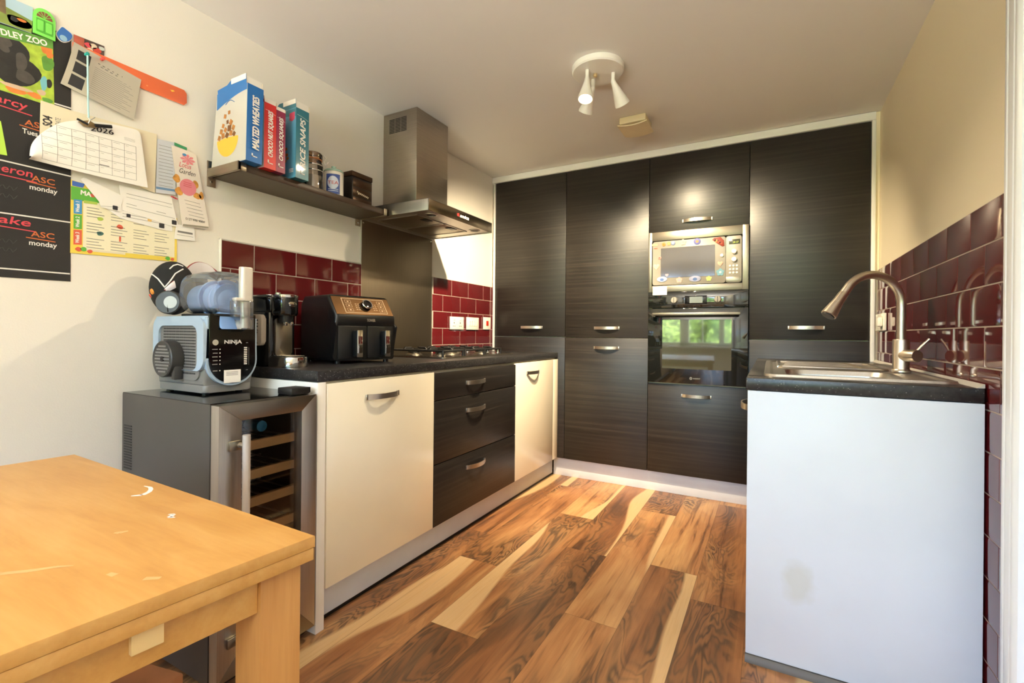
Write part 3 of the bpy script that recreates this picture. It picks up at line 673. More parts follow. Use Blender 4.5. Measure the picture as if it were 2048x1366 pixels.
for y0, y1 in ((CY0 + .062, -1.085), (-1.08, CY1 - .092)):
    mb = MB(); mb.box((.052, y0, CZ0 + .003), (.338, y1, CZ0 + .010), M_MESH, .001)
    for lo, hi in (((.052, y0, CZ0 + .001), (.058, y1, CZ0 + .004)), ((.332, y0, CZ0 + .001), (.338, y1, CZ0 + .004)), ((.052, y0, CZ0 + .001), (.338, y0 + .006, CZ0 + .004)), ((.052, y1 - .006, CZ0 + .001), (.338, y1, CZ0 + .004))): mb.box(lo, hi, M_STEELH)
    f = sub(t, 'grease_filter', mb)
    mb = MB(); mb.box((.285, (y0 + y1) / 2 - .03, CZ0 - .001), (.325, (y0 + y1) / 2 + .03, CZ0 + .002), M_BLACK, .001); sub(f, 'latch', mb)
for y in (-1.27, -.86):
    mb = MB(); mb.lathe([(.034, 0), (.034, .003), (.026, .004), (.026, .002), (0, .002)], (.395, y, CZ0 + .005), (0, 0, -1), M_STEELH, 28); mb.lathe([(.0, .0025), (.024, .0026), (.024, .001)], (.395, y, CZ0 + .005), (0, 0, -1), M_BLACK, 28); sub(t, 'lamp_fitting', mb)
mb = MB(); M_RED = plain('red_logo', (150, 40, 36), .4)
mb.prism([(-1.128, 1.676), (-1.108, 1.676), (-1.108, 1.694), (-1.128, 1.690)], 'x', CX, CX + .0006, M_RED); mb.text('amica', (CX + .0002, -1.103, 1.676), (0, 1, 0), (0, 0, 1), .026, M_WHITEP, width=.085, shear=.25, bold=.02); sub(t, 'logo', mb)
mb = MB(); mb.box((CX, -1.352, 1.672), (CX + .0006, -1.349, 1.686), M_WHITEP); 
M_SPL = brushed('dark_brushed_steel', (142, 130, 112), .42, (1, 40, 1), .08)
mb = MB(); mb.box((.001, -1.371, .912), (.006, -.765, 1.651), M_SPL, .001); 
t2 = thing('splash_panel', 'plain brushed steel splash panel on the wall behind the hob', 'splashback', (0, -1.068, .912)); sub(t2, 'panel', mb)
for y, z in ((-1.36, 1.637), (-.777, 1.637)):
    mb = MB(); mb.lathe([(.005, 0), (.004, .002), (0, .0025)], (.006, y, z), (1, 0, 0), M_CHROME, 12); sub(t2, 'screw', mb)
mb = MB(); mb.box((.001, -1.3755, .912), (.0075, -1.3712, 1.651), M_SILI); sub(t2, 'edge_seal', mb)

t = thing('gas_hob', 'gas hob with black pan supports and chrome knobs set in the worktop', 'hob', (.27, -.84, .911))
HX0, HX1, HY0, HY1 = .06, .452, -1.225, -.455
mb = MB(); mb.prism(rrect(HX0, HY0, HX1, HY1, .02), 'z', .9105, .917, M_SATIN, .002); mb.prism(rrect(HX0 + .012, HY0 + .012, HX1 - .012, HY1 - .012, .015), 'z', .916, .9185, plain('hob_dark_top', (46, 42, 38), .25, .6)); sub(t, 'plate', mb)
BUR = [(.155, -1.11, .036), (.345, -1.11, .028), (.25, -.90, .05), (.15, -.70, .03), (.345, -.70, .036)]
for x, y, r in BUR:
    mb = MB(); mb.lathe([(r + .012, 0), (r + .010, .006), (r, .010), (r, .014), (r - .004, .016), (0, .016)], (x, y, .9183), (0, 0, 1), M_SATIN, 28); b = sub(t, 'burner', mb)
    mb = MB(); mb.lathe([(r - .003, 0), (r - .003, .006), (r - .008, .009), (0, .009)], (x, y, .9343), (0, 0, 1), M_IRON, 28); sub(b, 'burner_cap', mb)
def grate(y0, y1):
    mb = MB(); zt = .962; x0, x1 = .075, .43; r = .0055
    ring = [(x0, y0, zt - .012), (x1, y0, zt - .012), (x1, y1, zt - .012), (x0, y1, zt - .012), (x0, y0, zt - .012)]
    for a, b in zip(ring, ring[1:]): mb.tube([a, b], r, M_IRON, 8)
    for x, y in ((x0, y0), (x1, y0), (x1, y1), (x0, y1)): mb.cyl((x, y, .918), (x, y, zt - .008), .007, M_IRON, .006, 10)
    ym = (y0 + y1) / 2
    for bx in ((x0 + (x1 - x0) * .25), (x0 + (x1 - x0) * .75)):
        for dx, dy in ((1, 0), (-1, 0), (0, 1), (0, -1)):
            ex, ey = (bx + dx * .085, ym) if dx else (bx, (y1 if dy > 0 else y0))
            mb.tube([(ex, ey, zt - .012), (ex - dx * .01, ey - dy * .01, zt), (bx + dx * .028, ym + dy * .028, zt)], .0045, M_IRON, 8)
    mb.tube([((x0 + x1) / 2, y0, zt - .012), ((x0 + x1) / 2, y1, zt - .012)], r, M_IRON, 8)
    sub(t, 'pan_support', mb)
grate(-1.205, -1.02); grate(-1.0, -.80); grate(-.785, -.60)
for i, (x, y) in enumerate(((.115, -.505), (.195, -.505), (.275, -.505), (.355, -.505))):
    mb = MB(); mb.lathe([(.021, 0), (.020, .004), (.0165, .006), (.0155, .024), (.013, .026), (0, .026)], (x, y, .9183), (0, 0, 1), M_CHROME, 24); mb.box((x - .0145, y - .003, .9443), (x + .0145, y + .003, .9475), M_CHROME, .001); sub(t, 'knob', mb)

# ------------------------------------------------------------------ sockets
def plate(name, label, cat, y0, y1, z0, z1, kind):
    t = thing(name, label, cat, (0.013, (y0 + y1) / 2, z0), 'white wall plates beside the hob')
    mb = MB(); mb.box((.0125, y0, z0), (.021, y1, z1), M_WHITEP, .002); sub(t, 'face_plate', mb)
    return t
t = plate('wall_socket', 'white double socket plate, nearest the steel splash panel', 'socket', -.579, -.417, 1.072, 1.160, 0)
for s in (-1, 1):
    yc = -.498 + s * .037
    mb = MB(); mb.box((.021, yc - .008, 1.135), (.0245, yc + .008, 1.150), M_WHITEP, .001); sub(t, 'rocker_switch', mb)
    mb = MB(); mb.box((.0209, yc - .004, 1.112), (.0214, yc + .004, 1.122), M_INKD); mb.box((.0209, yc - .013, 1.092), (.0214, yc - .005, 1.097), M_INKD); mb.box((.0209, yc + .005, 1.092), (.0214, yc + .013, 1.097), M_INKD); sub(t, 'pin_holes', mb)
t = plate('appliance_switch', 'white grid plate of small rocker switches, middle of the three wall plates', 'switch', -.379, -.219, 1.072, 1.162, 0)
for i in range(4):
    yc = -.299 + (i - 1.5) * .03
    mb = MB(); mb.box((.021, yc - .009, 1.098), (.0245, yc + .009, 1.136), M_WHITEP, .0015); mb.box((.0243, yc - .005, 1.128), (.0248, yc + .005, 1.131), M_INK); sub(t, 'rocker_switch', mb)
t = plate('cooker_switch', 'white cooker switch plate with a red rocker, next to the tall cabinets', 'switch', -.151, -.048, 1.076, 1.170, 0)
mb = MB(); mb.box((.021, -.115, 1.105), (.0255, -.085, 1.142), plain('red_rocker', (196, 52, 36), .3), .002); sub(t, 'rocker_switch', mb)
t = thing('wall_socket', 'white double socket on the burgundy tiles behind the arched tap', 'socket', (XR - .013, -.17, 1.08))
mb = MB(); mb.box((XR - .024, -.273, 1.079), (XR - .0128, -.058, 1.166), M_WHITEP, .002); sub(t, 'face_plate', mb)
mb = MB(); mb.box((XR - .046, -.255, 1.098), (XR - .024, -.205, 1.146), M_WHITEP, .008); sub(t, 'plug', mb)
for y in (-.235, -.10):
    mb = MB(); mb.box((XR - .028, y - .008, 1.149), (XR - .024, y + .008, 1.161), M_WHITEP, .001); sub(t, 'rocker_switch', mb)
# ------------------------------------------------------------------ air fryer (local frame: x out of its front, y along its width)
M_FRY = plain('matt_black_fryer', (22, 22, 22), .33, var=.06)
M_WARMREFL = plain('panel_warm_reflection', (112, 82, 52), .30, .8, var=.05)  # black panel; a warm reflection is painted in as bronze
M_CHR2 = M_CHROME
M_PANELINK = plain('champagne_print', (206, 176, 140), .4)
t = thing('air_fryer', 'black two-drawer air fryer with dial panel standing beside the hob', 'air fryer', (.352, -1.842, .911), rot=-math.radians(11))
W_, D_ = .302, .30
def fry_prof(ins=0):    # side profile (x depth, z)
    return [(-D_, .012), (-.004, .012), (0, .018), (0, .165), (.006, .172), (.006, .205), (-.052, .290), (-.064, .296), (-D_ + .03, .296), (-D_, .262)]
mb = MB(); mb.prism([(x, z) for x, z in fry_prof()], 'y', .0, W_, M_FRY, .016, 4); sub(t, 'body', mb, True)
mb = MB()
for x, y in ((-.03, .03), (-.03, W_ - .03), (-.26, .03), (-.26, W_ - .03)): mb.cyl((x, y, 0.0002), (x, y, .014), .012, M_BLACK)
sub(t, 'feet', mb, True)
# slanted control panel
a0, a1 = Vector((.0045, 0, .2085)), Vector((-.052, 0, .2895)); sl = (a1 - a0); up = sl.normalized(); nn = Vector((up.z, 0, -up.x)).normalized()
def onp(y, s, d=.001): return a0 + sl * s + Vector((0, y, 0)) + nn * d
mb = MB()
def slab(mb, y0, y1, s0, s1, d0, d1, m): mb.add([onp(y0, s0, d0), onp(y1, s0, d0), onp(y1, s1, d0), onp(y0, s1, d0), onp(y0, s0, d1), onp(y1, s0, d1), onp(y1, s1, d1), onp(y0, s1, d1)], [(0, 1, 2, 3), (4, 5, 6, 7), (0, 1, 5, 4), (1, 2, 6, 5), (2, 3, 7, 6), (3, 0, 4, 7)], m)
slab(mb, .006, W_ - .014, .02, .97, -.001, .0012, M_WARMREFL); cp = sub(t, 'control_panel', mb, True)
mb = MB(); b = .003
for y0, y1, s0, s1 in ((.05, .262, .10, .125), (.05, .262, .875, .9), (.05, .053, .10, .9), (.259, .262, .10, .9)): slab(mb, y0, y1, s0, s1, .001, .002, M_PANELINK)
for y, s in ((.078, .72), (.078, .50), (.078, .27), (.238, .72), (.238, .50), (.238, .27)):
    for y0, y1, s0, s1 in ((y - .014, y + .014, s - .085, s - .075), (y - .014, y + .014, s + .075, s + .085), (y - .014, y - .0128, s - .085, s + .085), (y + .0128, y + .014, s - .085, s + .085), (y - .004, y + .004, s - .03, s + .03)): slab(mb, y0, y1, s0, s1, .001, .0018, M_PANELINK)
for s in (.60, .50, .40, .30):
    for y in (.112, .124, .198, .21): slab(mb, y - .004, y + .004, s - .014, s + .014, .001, .0018, M_PANELINK)
sub(cp, 'printed_symbols', mb, True)
mb = MB(); c = onp(.16, .5, .0012); mb.lathe([(.024, 0), (.024, .016), (.020, .018), (0, .018)], c, nn, M_BLACKG, 28); mb.lathe([(.0238, .0145), (.0252, .0165), (.0236, .0188), (.0198, .0184), (.0198, .017), (.0238, .0145)], c, nn, M_CHROME, 28); sub(cp, 'dial', mb, True)
mb = MB(); mb.text('TOWER', (.0062, .148, .182), (0, 1, 0), (0, 0, 1), .016, plain('grey_logo', (128, 118, 106), .4), width=.042, bold=.03); sub(t, 'logo', mb, True)
for y0, y1 in ((.012, .150), (.154, W_ - .012)):
    mb = MB(); mb.box((-.02, y0, .020), (.0035, y1, .162), M_FRY, .004); dr = sub(t, 'basket_drawer', mb, True)
    yc = (y0 + y1) / 2 + .012
    mb = MB(); mb.box((.0035, yc - .014, .030), (.040, yc + .014, .142), M_BLACK, .006, 3); mb.box((.038, yc - .0135, .028), (.0425, yc + .0135, .144), M_CHROME, .002); sub(dr, 'handle', mb, True)

# ------------------------------------------------------------------ coffee machine
t = thing('coffee_machine', 'slim black coffee machine with chrome drip tray at the end of the worktop', 'coffee machine', (.2, -2.035, .911))
y0, y1 = -2.088, -1.965
mb = MB(); mb.prism(rrect(.055, y0, .275, y1, .022), 'z', .9112, 1.145, M_BLACKG, .003); sub(t, 'body', mb)
mb = MB(); mb.prism(rrect(.05, y0 - .001, .285, y1, .022), 'z', 1.118, 1.181, M_BLACKG, .008, 3); mb.prism(rrect(.05, y0 - .001, .285, y1, .022), 'z', 1.1805, 1.1855, M_CHROME, .001); sub(t, 'top_housing', mb)
mb = MB(); mb.lathe([(.043, 0), (.047, .01), (.047, .065), (.045, .072), (0, .073)], (.302, -2.038, 1.106), (0, 0, 1), M_BLACKG, 36); hd = sub(t, 'brew_head', mb)
mb = MB(); mb.lathe([(.0478, .069), (.0485, .073), (.0485, .078), (.045, .080), (0, .080)], (.302, -2.038, 1.106), (0, 0, 1), M_CHROME, 36); sub(hd, 'chrome_ring', mb)
mb = MB(); mb.prism([(a, b) for a, b in rrect(-2.056, 1.140, -2.022, 1.158, .008)], 'x', .342, .3508, M_CHROME, .002); sub(hd, 'badge', mb)
mb = MB(); mb.lathe([(.0, 0), (.022, .002), (.024, .02), (.024, .03)], (.306, -2.038, 1.077), (0, 0, 1), M_BLACK, 24)
for dy in (-.012, .012): mb.box((.314, -2.038 + dy - .006, 1.068), (.330, -2.038 + dy + .006, 1.082), M_CHROME, .002)
sub(hd, 'coffee_spout', mb)
mb = MB(); mb.lathe([(.011, 0), (.011, .012), (.008, .014), (0, .014)], (.235, -2.02, 1.1857), (0, 0, 1), M_CHROME, 20); sub(t, 'power_button', mb)
mb = MB(); mb.prism(rrect(-2.062, .952, -1.990, 1.098, .012), 'x', .270, .282, M_SATIN, .003); sub(t, 'back_panel', mb)
mb = MB(); mb.prism(rrect(.215, -2.082, .392, -1.978, .045, 8), 'z', .9112, .950, M_CHROME, .003); dt = sub(t, 'drip_tray', mb)
mb = MB(); mb.prism(rrect(.23, -2.072, .383, -1.988, .04, 8), 'z', .9495, .9525, M_BLACK)
for i in range(7): mb.box((.27 + i * .015, -2.062, .9522), (.276 + i * .015, -1.998, .9545), M_STEELH, .001)
sub(dt, 'grille', mb)
mb = MB(); M_CRM = plain('cream_tank_plastic', (196, 182, 164), .3, var=.02)
mb.prism(rrect(.182, .992, .264, 1.110, .016), 'y', y0 - .020, y0 - .0005, M_CRM, .005, 3); tk = sub(t, 'milk_tank', mb)
mb = MB()
for i, z in enumerate((1.085, 1.073, 1.062, 1.050, 1.04)): mb.box((.236, y0 - .0206, z), (.243, y0 - .0198, z + (.005 if i < 3 else .002)), M_INKD)
mb.box((.215, y0 - .0206, 1.000), (.245, y0 - .0198, 1.003), M_INK); sub(tk, 'level_marks', mb)

# ------------------------------------------------------------------ wine cooler
M_COOL = plain('charcoal_painted_metal', (66, 62, 58), .42, var=.05)
M_BIRCH = plain('birch_shelf_front', (222, 176, 120), .5, var=.08, vs=20)
CYA, CYB = -2.445, -2.117
t = thing('wine_cooler', 'charcoal wine cooler with steel framed glass door and wooden racks', 'wine cooler', (.3, -2.28, 0))
mb = MB(); q = .018
for lo, hi in (((.028, CYA, .03), (.543, CYA + q, .835)), ((.028, CYB - q, .03), (.543, CYB, .835)), ((.028, CYA + q, .817), (.543, CYB - q, .835)), ((.028, CYA + q, .03), (.543, CYB - q, .10)), ((.028, CYA + q, .10), (.046, CYB - q, .817))): mb.box(lo, hi, M_COOL, .002)
mb.box((.03, CYA + .001, .8345), (.543, CYB - .001, .837), M_BLACKG)
cb = sub(t, 'cabinet', mb)
mb = MB()
for i in range(17): mb.box((.044, CYA - .0012, .585 + i * .0088), (.094, CYA + .001, .5895 + i * .0088), M_BLACK)
sub(cb, 'side_vent', mb)
mb = MB(); 
for lo, hi in (((.046, CYA + q, .10), (.52, CYA + q + .012, .817)), ((.046, CYB - q - .012, .10), (.52, CYB - q, .817)), ((.046, CYA + q + .012, .10), (.056, CYB - q - .012, .817)), ((.046, CYA + q + .012, .10), (.3, CYB - q - .012, .24))): mb.box(lo, hi, M_BLACK)
sub(cb, 'liner', mb)
for z in (.694, .604, .518, .425, .335):
    mb = MB(); yi0, yi1 = CYA + .034, CYB - .034
    mb.box((.527, yi0, z - .0145), (.545, yi1, z + .0145), M_BIRCH, .002); rk = sub(t, 'rack', mb)
    mb = MB()
    for k in range(6): y = yi0 + .015 + k * (yi1 - yi0 - .03) / 5; mb.tube([(.06, y, z), (.527, y, z)], .003, M_STEELH, 6)
    for x in (.15, .33): mb.tube([(x, yi0 - .002, z), (x, yi1 + .002, z)], .003, M_STEELH, 6)
    sub(rk, 'wires', mb)
DZ0, DZ1, FX = .045, .833, .585
gy0, gy1, gz0, gz1 = CYA + .068, CYB - .058, .115, .784
mb = MB()
def mitre(mb, A, B, m, x0, x1):
    for i in range(4):
        j = (i + 1) % 4; P = [A[i], A[j], B[j], B[i]]; mb.prism(P, 'x', x0, x1, m, .0008)
A = [(CYA + .001, DZ0), (CYB - .001, DZ0), (CYB - .001, DZ1), (CYA + .001, DZ1)]; B = [(gy0, gz0), (gy1, gz0), (gy1, gz1), (gy0, gz1)]
for i in range(4):
    j = (i + 1) % 4; mb.prism([A[i], A[j], B[j], B[i]], 'x', .547, FX, M_STEELH if i % 2 else M_SATIN, .0008)
dr = sub(t, 'door_frame', mb)
mb = MB(); mb.box((.556, gy0 - .004, gz0 - .004), (.562, gy1 + .004, gz1 + .004), glass('smoked_glass', (.90, .88, .86), .12)); sub(dr, 'door_glass', mb)
mb = MB(); yh = CYA + .058
mb.cyl((FX + .038, yh, .118), (FX + .038, yh, .748), .0105, plain('light_bar_steel', (206, 200, 192), .42, .55, var=.02), seg=24)
for z in (.715, .15): mb.cyl((FX - .002, yh, z), (FX + .03, yh, z), .008, M_STEELH, seg=16); mb.box((FX - .001, yh - .03, z - .014), (FX + .008, yh + .006, z + .014), M_SATIN, .002)
sub(dr, 'bar_handle', mb)
mb = MB(); mb.box((.50, -2.205, .8372), (.572, -2.135, .859), M_BLACK, .003); mb.box((.505, -2.133, .8372), (.560, -2.122, .857), M_BLACKG, .002); sub(t, 'hinge_cover', mb)
mb = MB()
for x in (.08, .5):
    for y in (CYA + .03, CYB - .03): mb.cyl((x, y, .0002), (x, y, .032), .016, M_BLACK)
sub(t, 'feet', mb)
mb = MB(); mb.box((.535, CYA + .01, .012), (.545, CYB - .01, .044), M_BLACK); sub(t, 'kick_strip', mb)
mb = MB(); M_BLUE = plain('blue_foil_cap', (40, 140, 190), .35, .2)
mb.lathe([(0, .30), (.0165, .298), (.018, .29), (.017, .20), (.036, .12), (.038, .0), (0, .0)], (.195, -2.255, .738), (1, 0, 0), plain('dark_bottle_glass', (14, 26, 16), .08), 28)
mb.lathe([(0, .302), (.0175, .3), (.0185, .29), (.018, .23)], (.195, -2.255, .738), (1, 0, 0), M_BLUE, 28)
tagobj('wine_bottle', mb, 'bottle with a bright blue cap lying on the top rack of the wine cooler', 'bottle', (.35, -2.255, .738))

# ------------------------------------------------------------------ slush drink machine (world frame)
M_PALE = plain('pale_blue_grey_shell', (164, 184, 204), .32, var=.02)
M_GREYP = plain('mid_grey_plastic', (124, 122, 120), .42, var=.03)
M_GREYD = plain('dark_grey_plastic', (62, 60, 58), .42, var=.03)
M_ICE = plain('ice_blue_plastic', (128, 164, 216), .28, var=.03)
M_CLEAR = glass('clear_plastic', (.97, .97, .98), .30, .04, haze=.09)
SZ = .8375; sx0, sx1, sy0, sy1 = .055, .345, -2.357, -2.192
t = thing('slush_machine', 'pale blue and black slush drink machine standing on the wine cooler', 'drinks machine', (.2, -2.275, SZ))
mb = MB()
mb.prism(rrect(sx0 + .004, sy0 + .004, sx1 - .002, sy1, .015), 'z', SZ + .006, SZ + .03, M_GREYP, .003)
mb.prism([(sx0, SZ + .026), (sx1 - .006, SZ + .026), (sx1, SZ + .08), (sx1 + .0, 1.085), (sx0 - .004, 1.085), (sx0 - .004, SZ + .1)], 'y', sy0 + .006, sy1, M_GREYP, .01, 3)
sub(t, 'body', mb)
mb = MB()
for x in (.09, .31):
    for y in (-2.33, -2.22): mb.cyl((x, y, SZ), (x, y, SZ + .008), .011, M_BLACK)
sub(t, 'feet', mb)
# pale shell framing the grille side
def frame(mb, outer, inner, axis, a0, a1, m):
    n = len(outer); P = {'y': lambda p, a: (p[0], a, p[1]), 'x': lambda p, a: (a, p[0], p[1])}[axis]
    vs = [P(p, a) for a in (a0, a1) for L in (outer, inner) for p in L]
    o0, i0, o1, i1 = 0, n, 2 * n, 3 * n; fs = []
    for i in range(n):
        j = (i + 1) % n
        fs += [(o0 + i, o0 + j, i0 + j, i0 + i), (o1 + i, o1 + j, i1 + j, i1 + i), (o0 + i, o0 + j, o1 + j, o1 + i), (i0 + i, i0 + j, i1 + j, i1 + i)]
    mb.add(vs, fs, m)
mb = MB(); frame(mb, rrect(sx0 - .012, .915, sx1 + .010, 1.094, .042, 8), rrect(sx0 + .024, .916, sx1 - .028, 1.062, .030, 8), 'y', sy0 - .006, sy0 + .02, M_PALE)
# top and front skins of the same shell
mb.prism(rrect(sx0 - .012, sy0 - .004, sx1 + .008, sy1 + .004, .02), 'z', 1.078, 1.094, M_PALE, .004, 3)
sub(t, 'side_shell', mb)
M_HOLE = plain('grille_holes', (34, 33, 32), .6)
mb = MB(); mb.prism(rrect(sx0 + .022, SZ + .045, sx1 - .027, 1.064, .03, 8), 'y', sy0 + .001, sy0 + .012, M_GREYP, .001); gr = sub(t, 'grille', mb)
mb = MB()
for r in range(17):
    for c in range(24):
        x = sx0 + .045 + c * .0083; z = SZ + .065 + r * .0098
        if ((x - .172) ** 2 + (z - .951) ** 2) ** .5 < .05: continue
        mb.box((x, sy0 + .0004, z), (x + .0052, sy0 + .0012, z + .0056), M_HOLE)
sub(gr, 'holes', mb)
dc = Vector((.172, sy0, .951))
mb = MB(); mb.lathe([(.0, 0), (.060, 0), (.061, .004), (.061, .036), (.058, .039), (.052, .036), (0, .036)], dc, (0, -1, 0), M_GREYD, 40); mb.box((.208, sy0 - .028, SZ + .046), (.228, sy0, .935), M_GREYD, .004); kn = sub(t, 'drip_tray_disc', mb)
mb = MB()
for i in range(9):
    z = -.042 + i * .0105; h = (.050 ** 2 - z * z) ** .5 - .004
    mb.box((dc.x - h, sy0 - .0382, dc.z + z - .0025), (dc.x + h, sy0 - .0364, dc.z + z + .0025), M_GREYP)
mb.lathe([(.009, 0), (.009, .0025), (0, .0025)], dc + Vector((0, -.0365, 0)), (0, -1, 0), M_BLACK, 16)
sub(kn, 'slats', mb)
# front: pale U-shaped rim round a black touch panel
fy0, fy1, fz0, fz1 = sy0 + .002, sy1 + .008, .862, 1.09
def ushape(y0, y1, z0, z1, n=20):
    r = (y1 - y0) / 2; c = (y0 + y1) / 2
    return [(y0, z1)] + [(c - r * math.cos(PI * i / n), z0 + r - r * math.sin(PI * i / n) * .98) for i in range(n + 1)] + [(y1, z1)]
mb = MB(); mb.prism(ushape(fy0, fy1, fz0, fz1), 'x', sx1 - .03, sx1 + .010, M_PALE, .004, 3); rm = sub(t, 'front_rim', mb)
mb = MB(); mb.prism(ushape(fy0 + .008, fy1 - .007, fz0 + .008, fz1 + .012), 'x', sx1 + .004, sx1 + .0125, M_BLACKG, .0015); fp = sub(t, 'touch_panel', mb)
xf = sx1 + .0127; mb = MB()
mb.text('NINJA', (xf, -2.300, 1.004), (0, 1, 0), (0, 0, 1), .017, plain('logo_silver', (206, 202, 196), .35), width=.058, bold=.03)
mb.lathe([(.0, 0), (.0095, 0), (.0095, .0008), (0, .0008)], (xf - .0004, -2.327, 1.008), (1, 0, 0), plain('button_grey', (176, 170, 156), .4), 20)
for i in range(6):
    z = .984 - i * .0122 - (.009 if i == 5 else 0); mb.box((xf, -2.337 + .002 * (i % 2), z), (xf + .0003, -2.320, z + .003), M_INK); mb.box((xf, -2.314, z), (xf + .0003, -2.311, z + .003), M_WHITEP)
for i in range(10): mb.box((xf, -2.232, .988 - i * .0062), (xf + .0003, -2.221, .991 - i * .0062), M_WHITEP)
mb.box((xf, -2.2155, .93), (xf + .0003, -2.2145, .99), M_INK)
for z in (1.005, .912): mb.box((xf, -2.225, z), (xf + .0003, -2.218, z + .002), M_INK)
sub(fp, 'printed_controls', mb)
mb = MB(); mb.box((xf - .0002, -2.299, .873), (xf + .0006, -2.243, .916), M_PAPER)
for i in range(3): mb.box((xf + .0005, -2.292, .908 - i * .005), (xf + .0009, -2.252, .9095 - i * .005), M_INK)
sub(fp, 'sticker', mb)
# clear vessel with the chilled drum and auger inside
vc = Vector((0, -2.275, 1.166))
def vloop(x, ry, rz0, rz1, n=32):
    out = []
    for i in range(n):
        a = 2 * PI * i / n; c_, s_ = math.cos(a), math.sin(a)
        e = .62; y = math.copysign(abs(c_) ** e, c_) * ry; z = math.copysign(abs(s_) ** e, s_) * (rz1 if s_ > 0 else rz0)
        out.append((x, vc.y + y, vc.z + z))
    return out
mb = MB(); L = [vloop(.178, .060, .05, .05), vloop(.182, .074, .060, .064), vloop(.200, .081, .064, .077), vloop(.27, .083, .064, .080), vloop(.335, .082, .064, .078), vloop(.358, .074, .060, .068), vloop(.366, .058, .05, .05)]
for a, b in zip(L, L[1:]): ring_faces(mb, a, b, M_CLEAR)
mb.add(L[-1], [tuple(range(32))], M_CLEAR)
vs = sub(t, 'clear_vessel', mb)
mb = MB(); mb.lathe([(.0, 0), (.052, 0), (.056, .006), (.056, .150), (.052, .158), (0, .158)], (.186, vc.y, 1.150), (1, 0, 0), M_ICE, 36); dm = sub(t, 'chill_drum', mb)
mb = MB()
def helix(s, q): 
    a = s * 1.15 * 2 * PI + 1.2; r = .052 + q * .019; x = .262 + s * .07
    return (x + q * .006, vc.y + r * math.cos(a), 1.150 + r * math.sin(a) * .95)
mb.grid(helix, 90, 2, M_ICE, .006)
mb.lathe([(.0, .0), (.058, .0), (.060, .008), (.034, .03), (.02, .034), (0, .034)], (.318, vc.y, 1.146), (1, 0, 0), M_ICE, 32)
sub(dm, 'auger', mb)
mb = MB(); mb.prism(rrect(.175, -2.35, .36, -2.195, .03, 6), 'z', 1.094, 1.102, M_BLACK, .002); sub(t, 'vessel_tray', mb)
mb = MB(); mb.prism([(.352, 1.13), (.366, 1.052), (.358, 1.055), (.335, 1.105)], 'y', -2.315, -2.225, M_ICE, .004); sub(t, 'front_chute', mb)
M_HNDL = plain('silver_handle', (222, 216, 206), .3, .25, var=.02)
hx, hy = .372, -2.238
mb = MB(); mb.prism(rrect(hx - .012, hy - .021, hx + .016, hy + .021, .011, 5), 'z', 1.148, 1.262, M_HNDL, .003, 3); mb.box((hx - .012, hy - .04, 1.146), (hx + .014, hy + .021, 1.158), M_HNDL, .004); sub(t, 'pour_handle', mb)
mb = MB(); mb.prism(rrect(hx - .018, hy - .045, hx + .018, hy + .022, .008, 4), 'z', 1.092, 1.147, M_CLEAR, .003); mb.prism([(hx - .016, 1.092), (hx + .018, 1.092), (hx + .018, 1.052), (hx + .004, 1.052)], 'y', hy - .030, hy + .02, M_CLEAR, .002); sp = sub(t, 'spout', mb)
mb = MB(); mb.cyl((hx, hy, 1.056), (hx, hy, 1.146), .0145, M_HNDL, seg=24); sub(sp, 'tap_plunger', mb)
mb = MB(); kc = Vector((.165, -2.376, 1.1405))
kd = Vector((.60, -.80, .05)).normalized()
mb.lathe([(.0, -.045), (.037, -.045), (.0395, -.04), (.0395, -.004), (.036, 0), (0, 0)], kc, kd, M_GREYD, 40); ec = sub(t, 'end_cap', mb)
mb = MB(); mb.cyl(kc + Vector((.006, .006, 0)) - kd * .004, kc + Vector((.006, .006, 0)) + kd * .002, .0205, plain('spun_metal', (170, 168, 162), .45, .3), seg=32); sub(ec, 'metal_disc', mb)

# ------------------------------------------------------------------ baseball cap leaning on the machine
M_CAP = plain('black_cotton', (26, 25, 25), .85, var=.12, vs=40)
M_PIPE = plain('white_piping', (236, 232, 228), .7)
t = thing('baseball_cap', 'black baseball cap with white piping resting on the slush machine', 'cap', (.10, -2.27, 1.19))
LF, TF = Vector((.43, .904, 0)), Vector((.904, -.43, 0)); CC = Vector((.085, -2.335, 1.195)) + LF * .012
RL, RZ, RT = .068, .094, .055
def crown(l, z, lift=0):
    k = math.sqrt(max(0, 1 - (l / RL) ** 2 - (z / RZ) ** 2)); s = 1
    q = (l / RL) ** 2 + (z / RZ) ** 2
    if q > 1: l, z = l / math.sqrt(q), z / math.sqrt(q)
    return CC + LF * l + Vector((0, 0, z)) + TF * (RT * k + lift)
mb = MB(); Xm = Matrix(((LF.x, TF.x, 0), (LF.y, TF.y, 0), (0, 0, 1))).to_4x4()
mb.ell(CC, (RL, RT, RZ), M_CAP, 32, 20, Xm); cw = sub(t, 'crown', mb)
mb = MB()
def pipe(pts, r=.0022):
    P = []
    for a, b in zip(pts, pts[1:]):
        for k in range(6): P.append(crown(a[0] + (b[0] - a[0]) * k / 6 - .012, a[1] + (b[1] - a[1]) * k / 6, .0004))
    P.append(crown(pts[-1][0] - .012, pts[-1][1], .0004)); mb.tube(P, r, M_PIPE, 8)
pipe([(-.052, .048), (-.03, .026), (-.011, -.003), (.004, .02), (.018, .047), (.04, .066)]); pipe([(.002, .0625), (.012, .076), (.024, .082), (.040, .077)])
sub(cw, 'piping', mb)
mb = MB()
for l, z, r, m in ((-.047, -.018, .011, plain('orange_patch', (230, 150, 60), .7)), (-.051, -.032, .008, plain('red_patch', (214, 90, 70), .7))): mb.lathe([(.0, .002), (r * .8, .0015), (r, -.002)], crown(l - .012, z), (crown(l - .012, z) - CC), m, 16)
sub(cw, 'badge', mb)
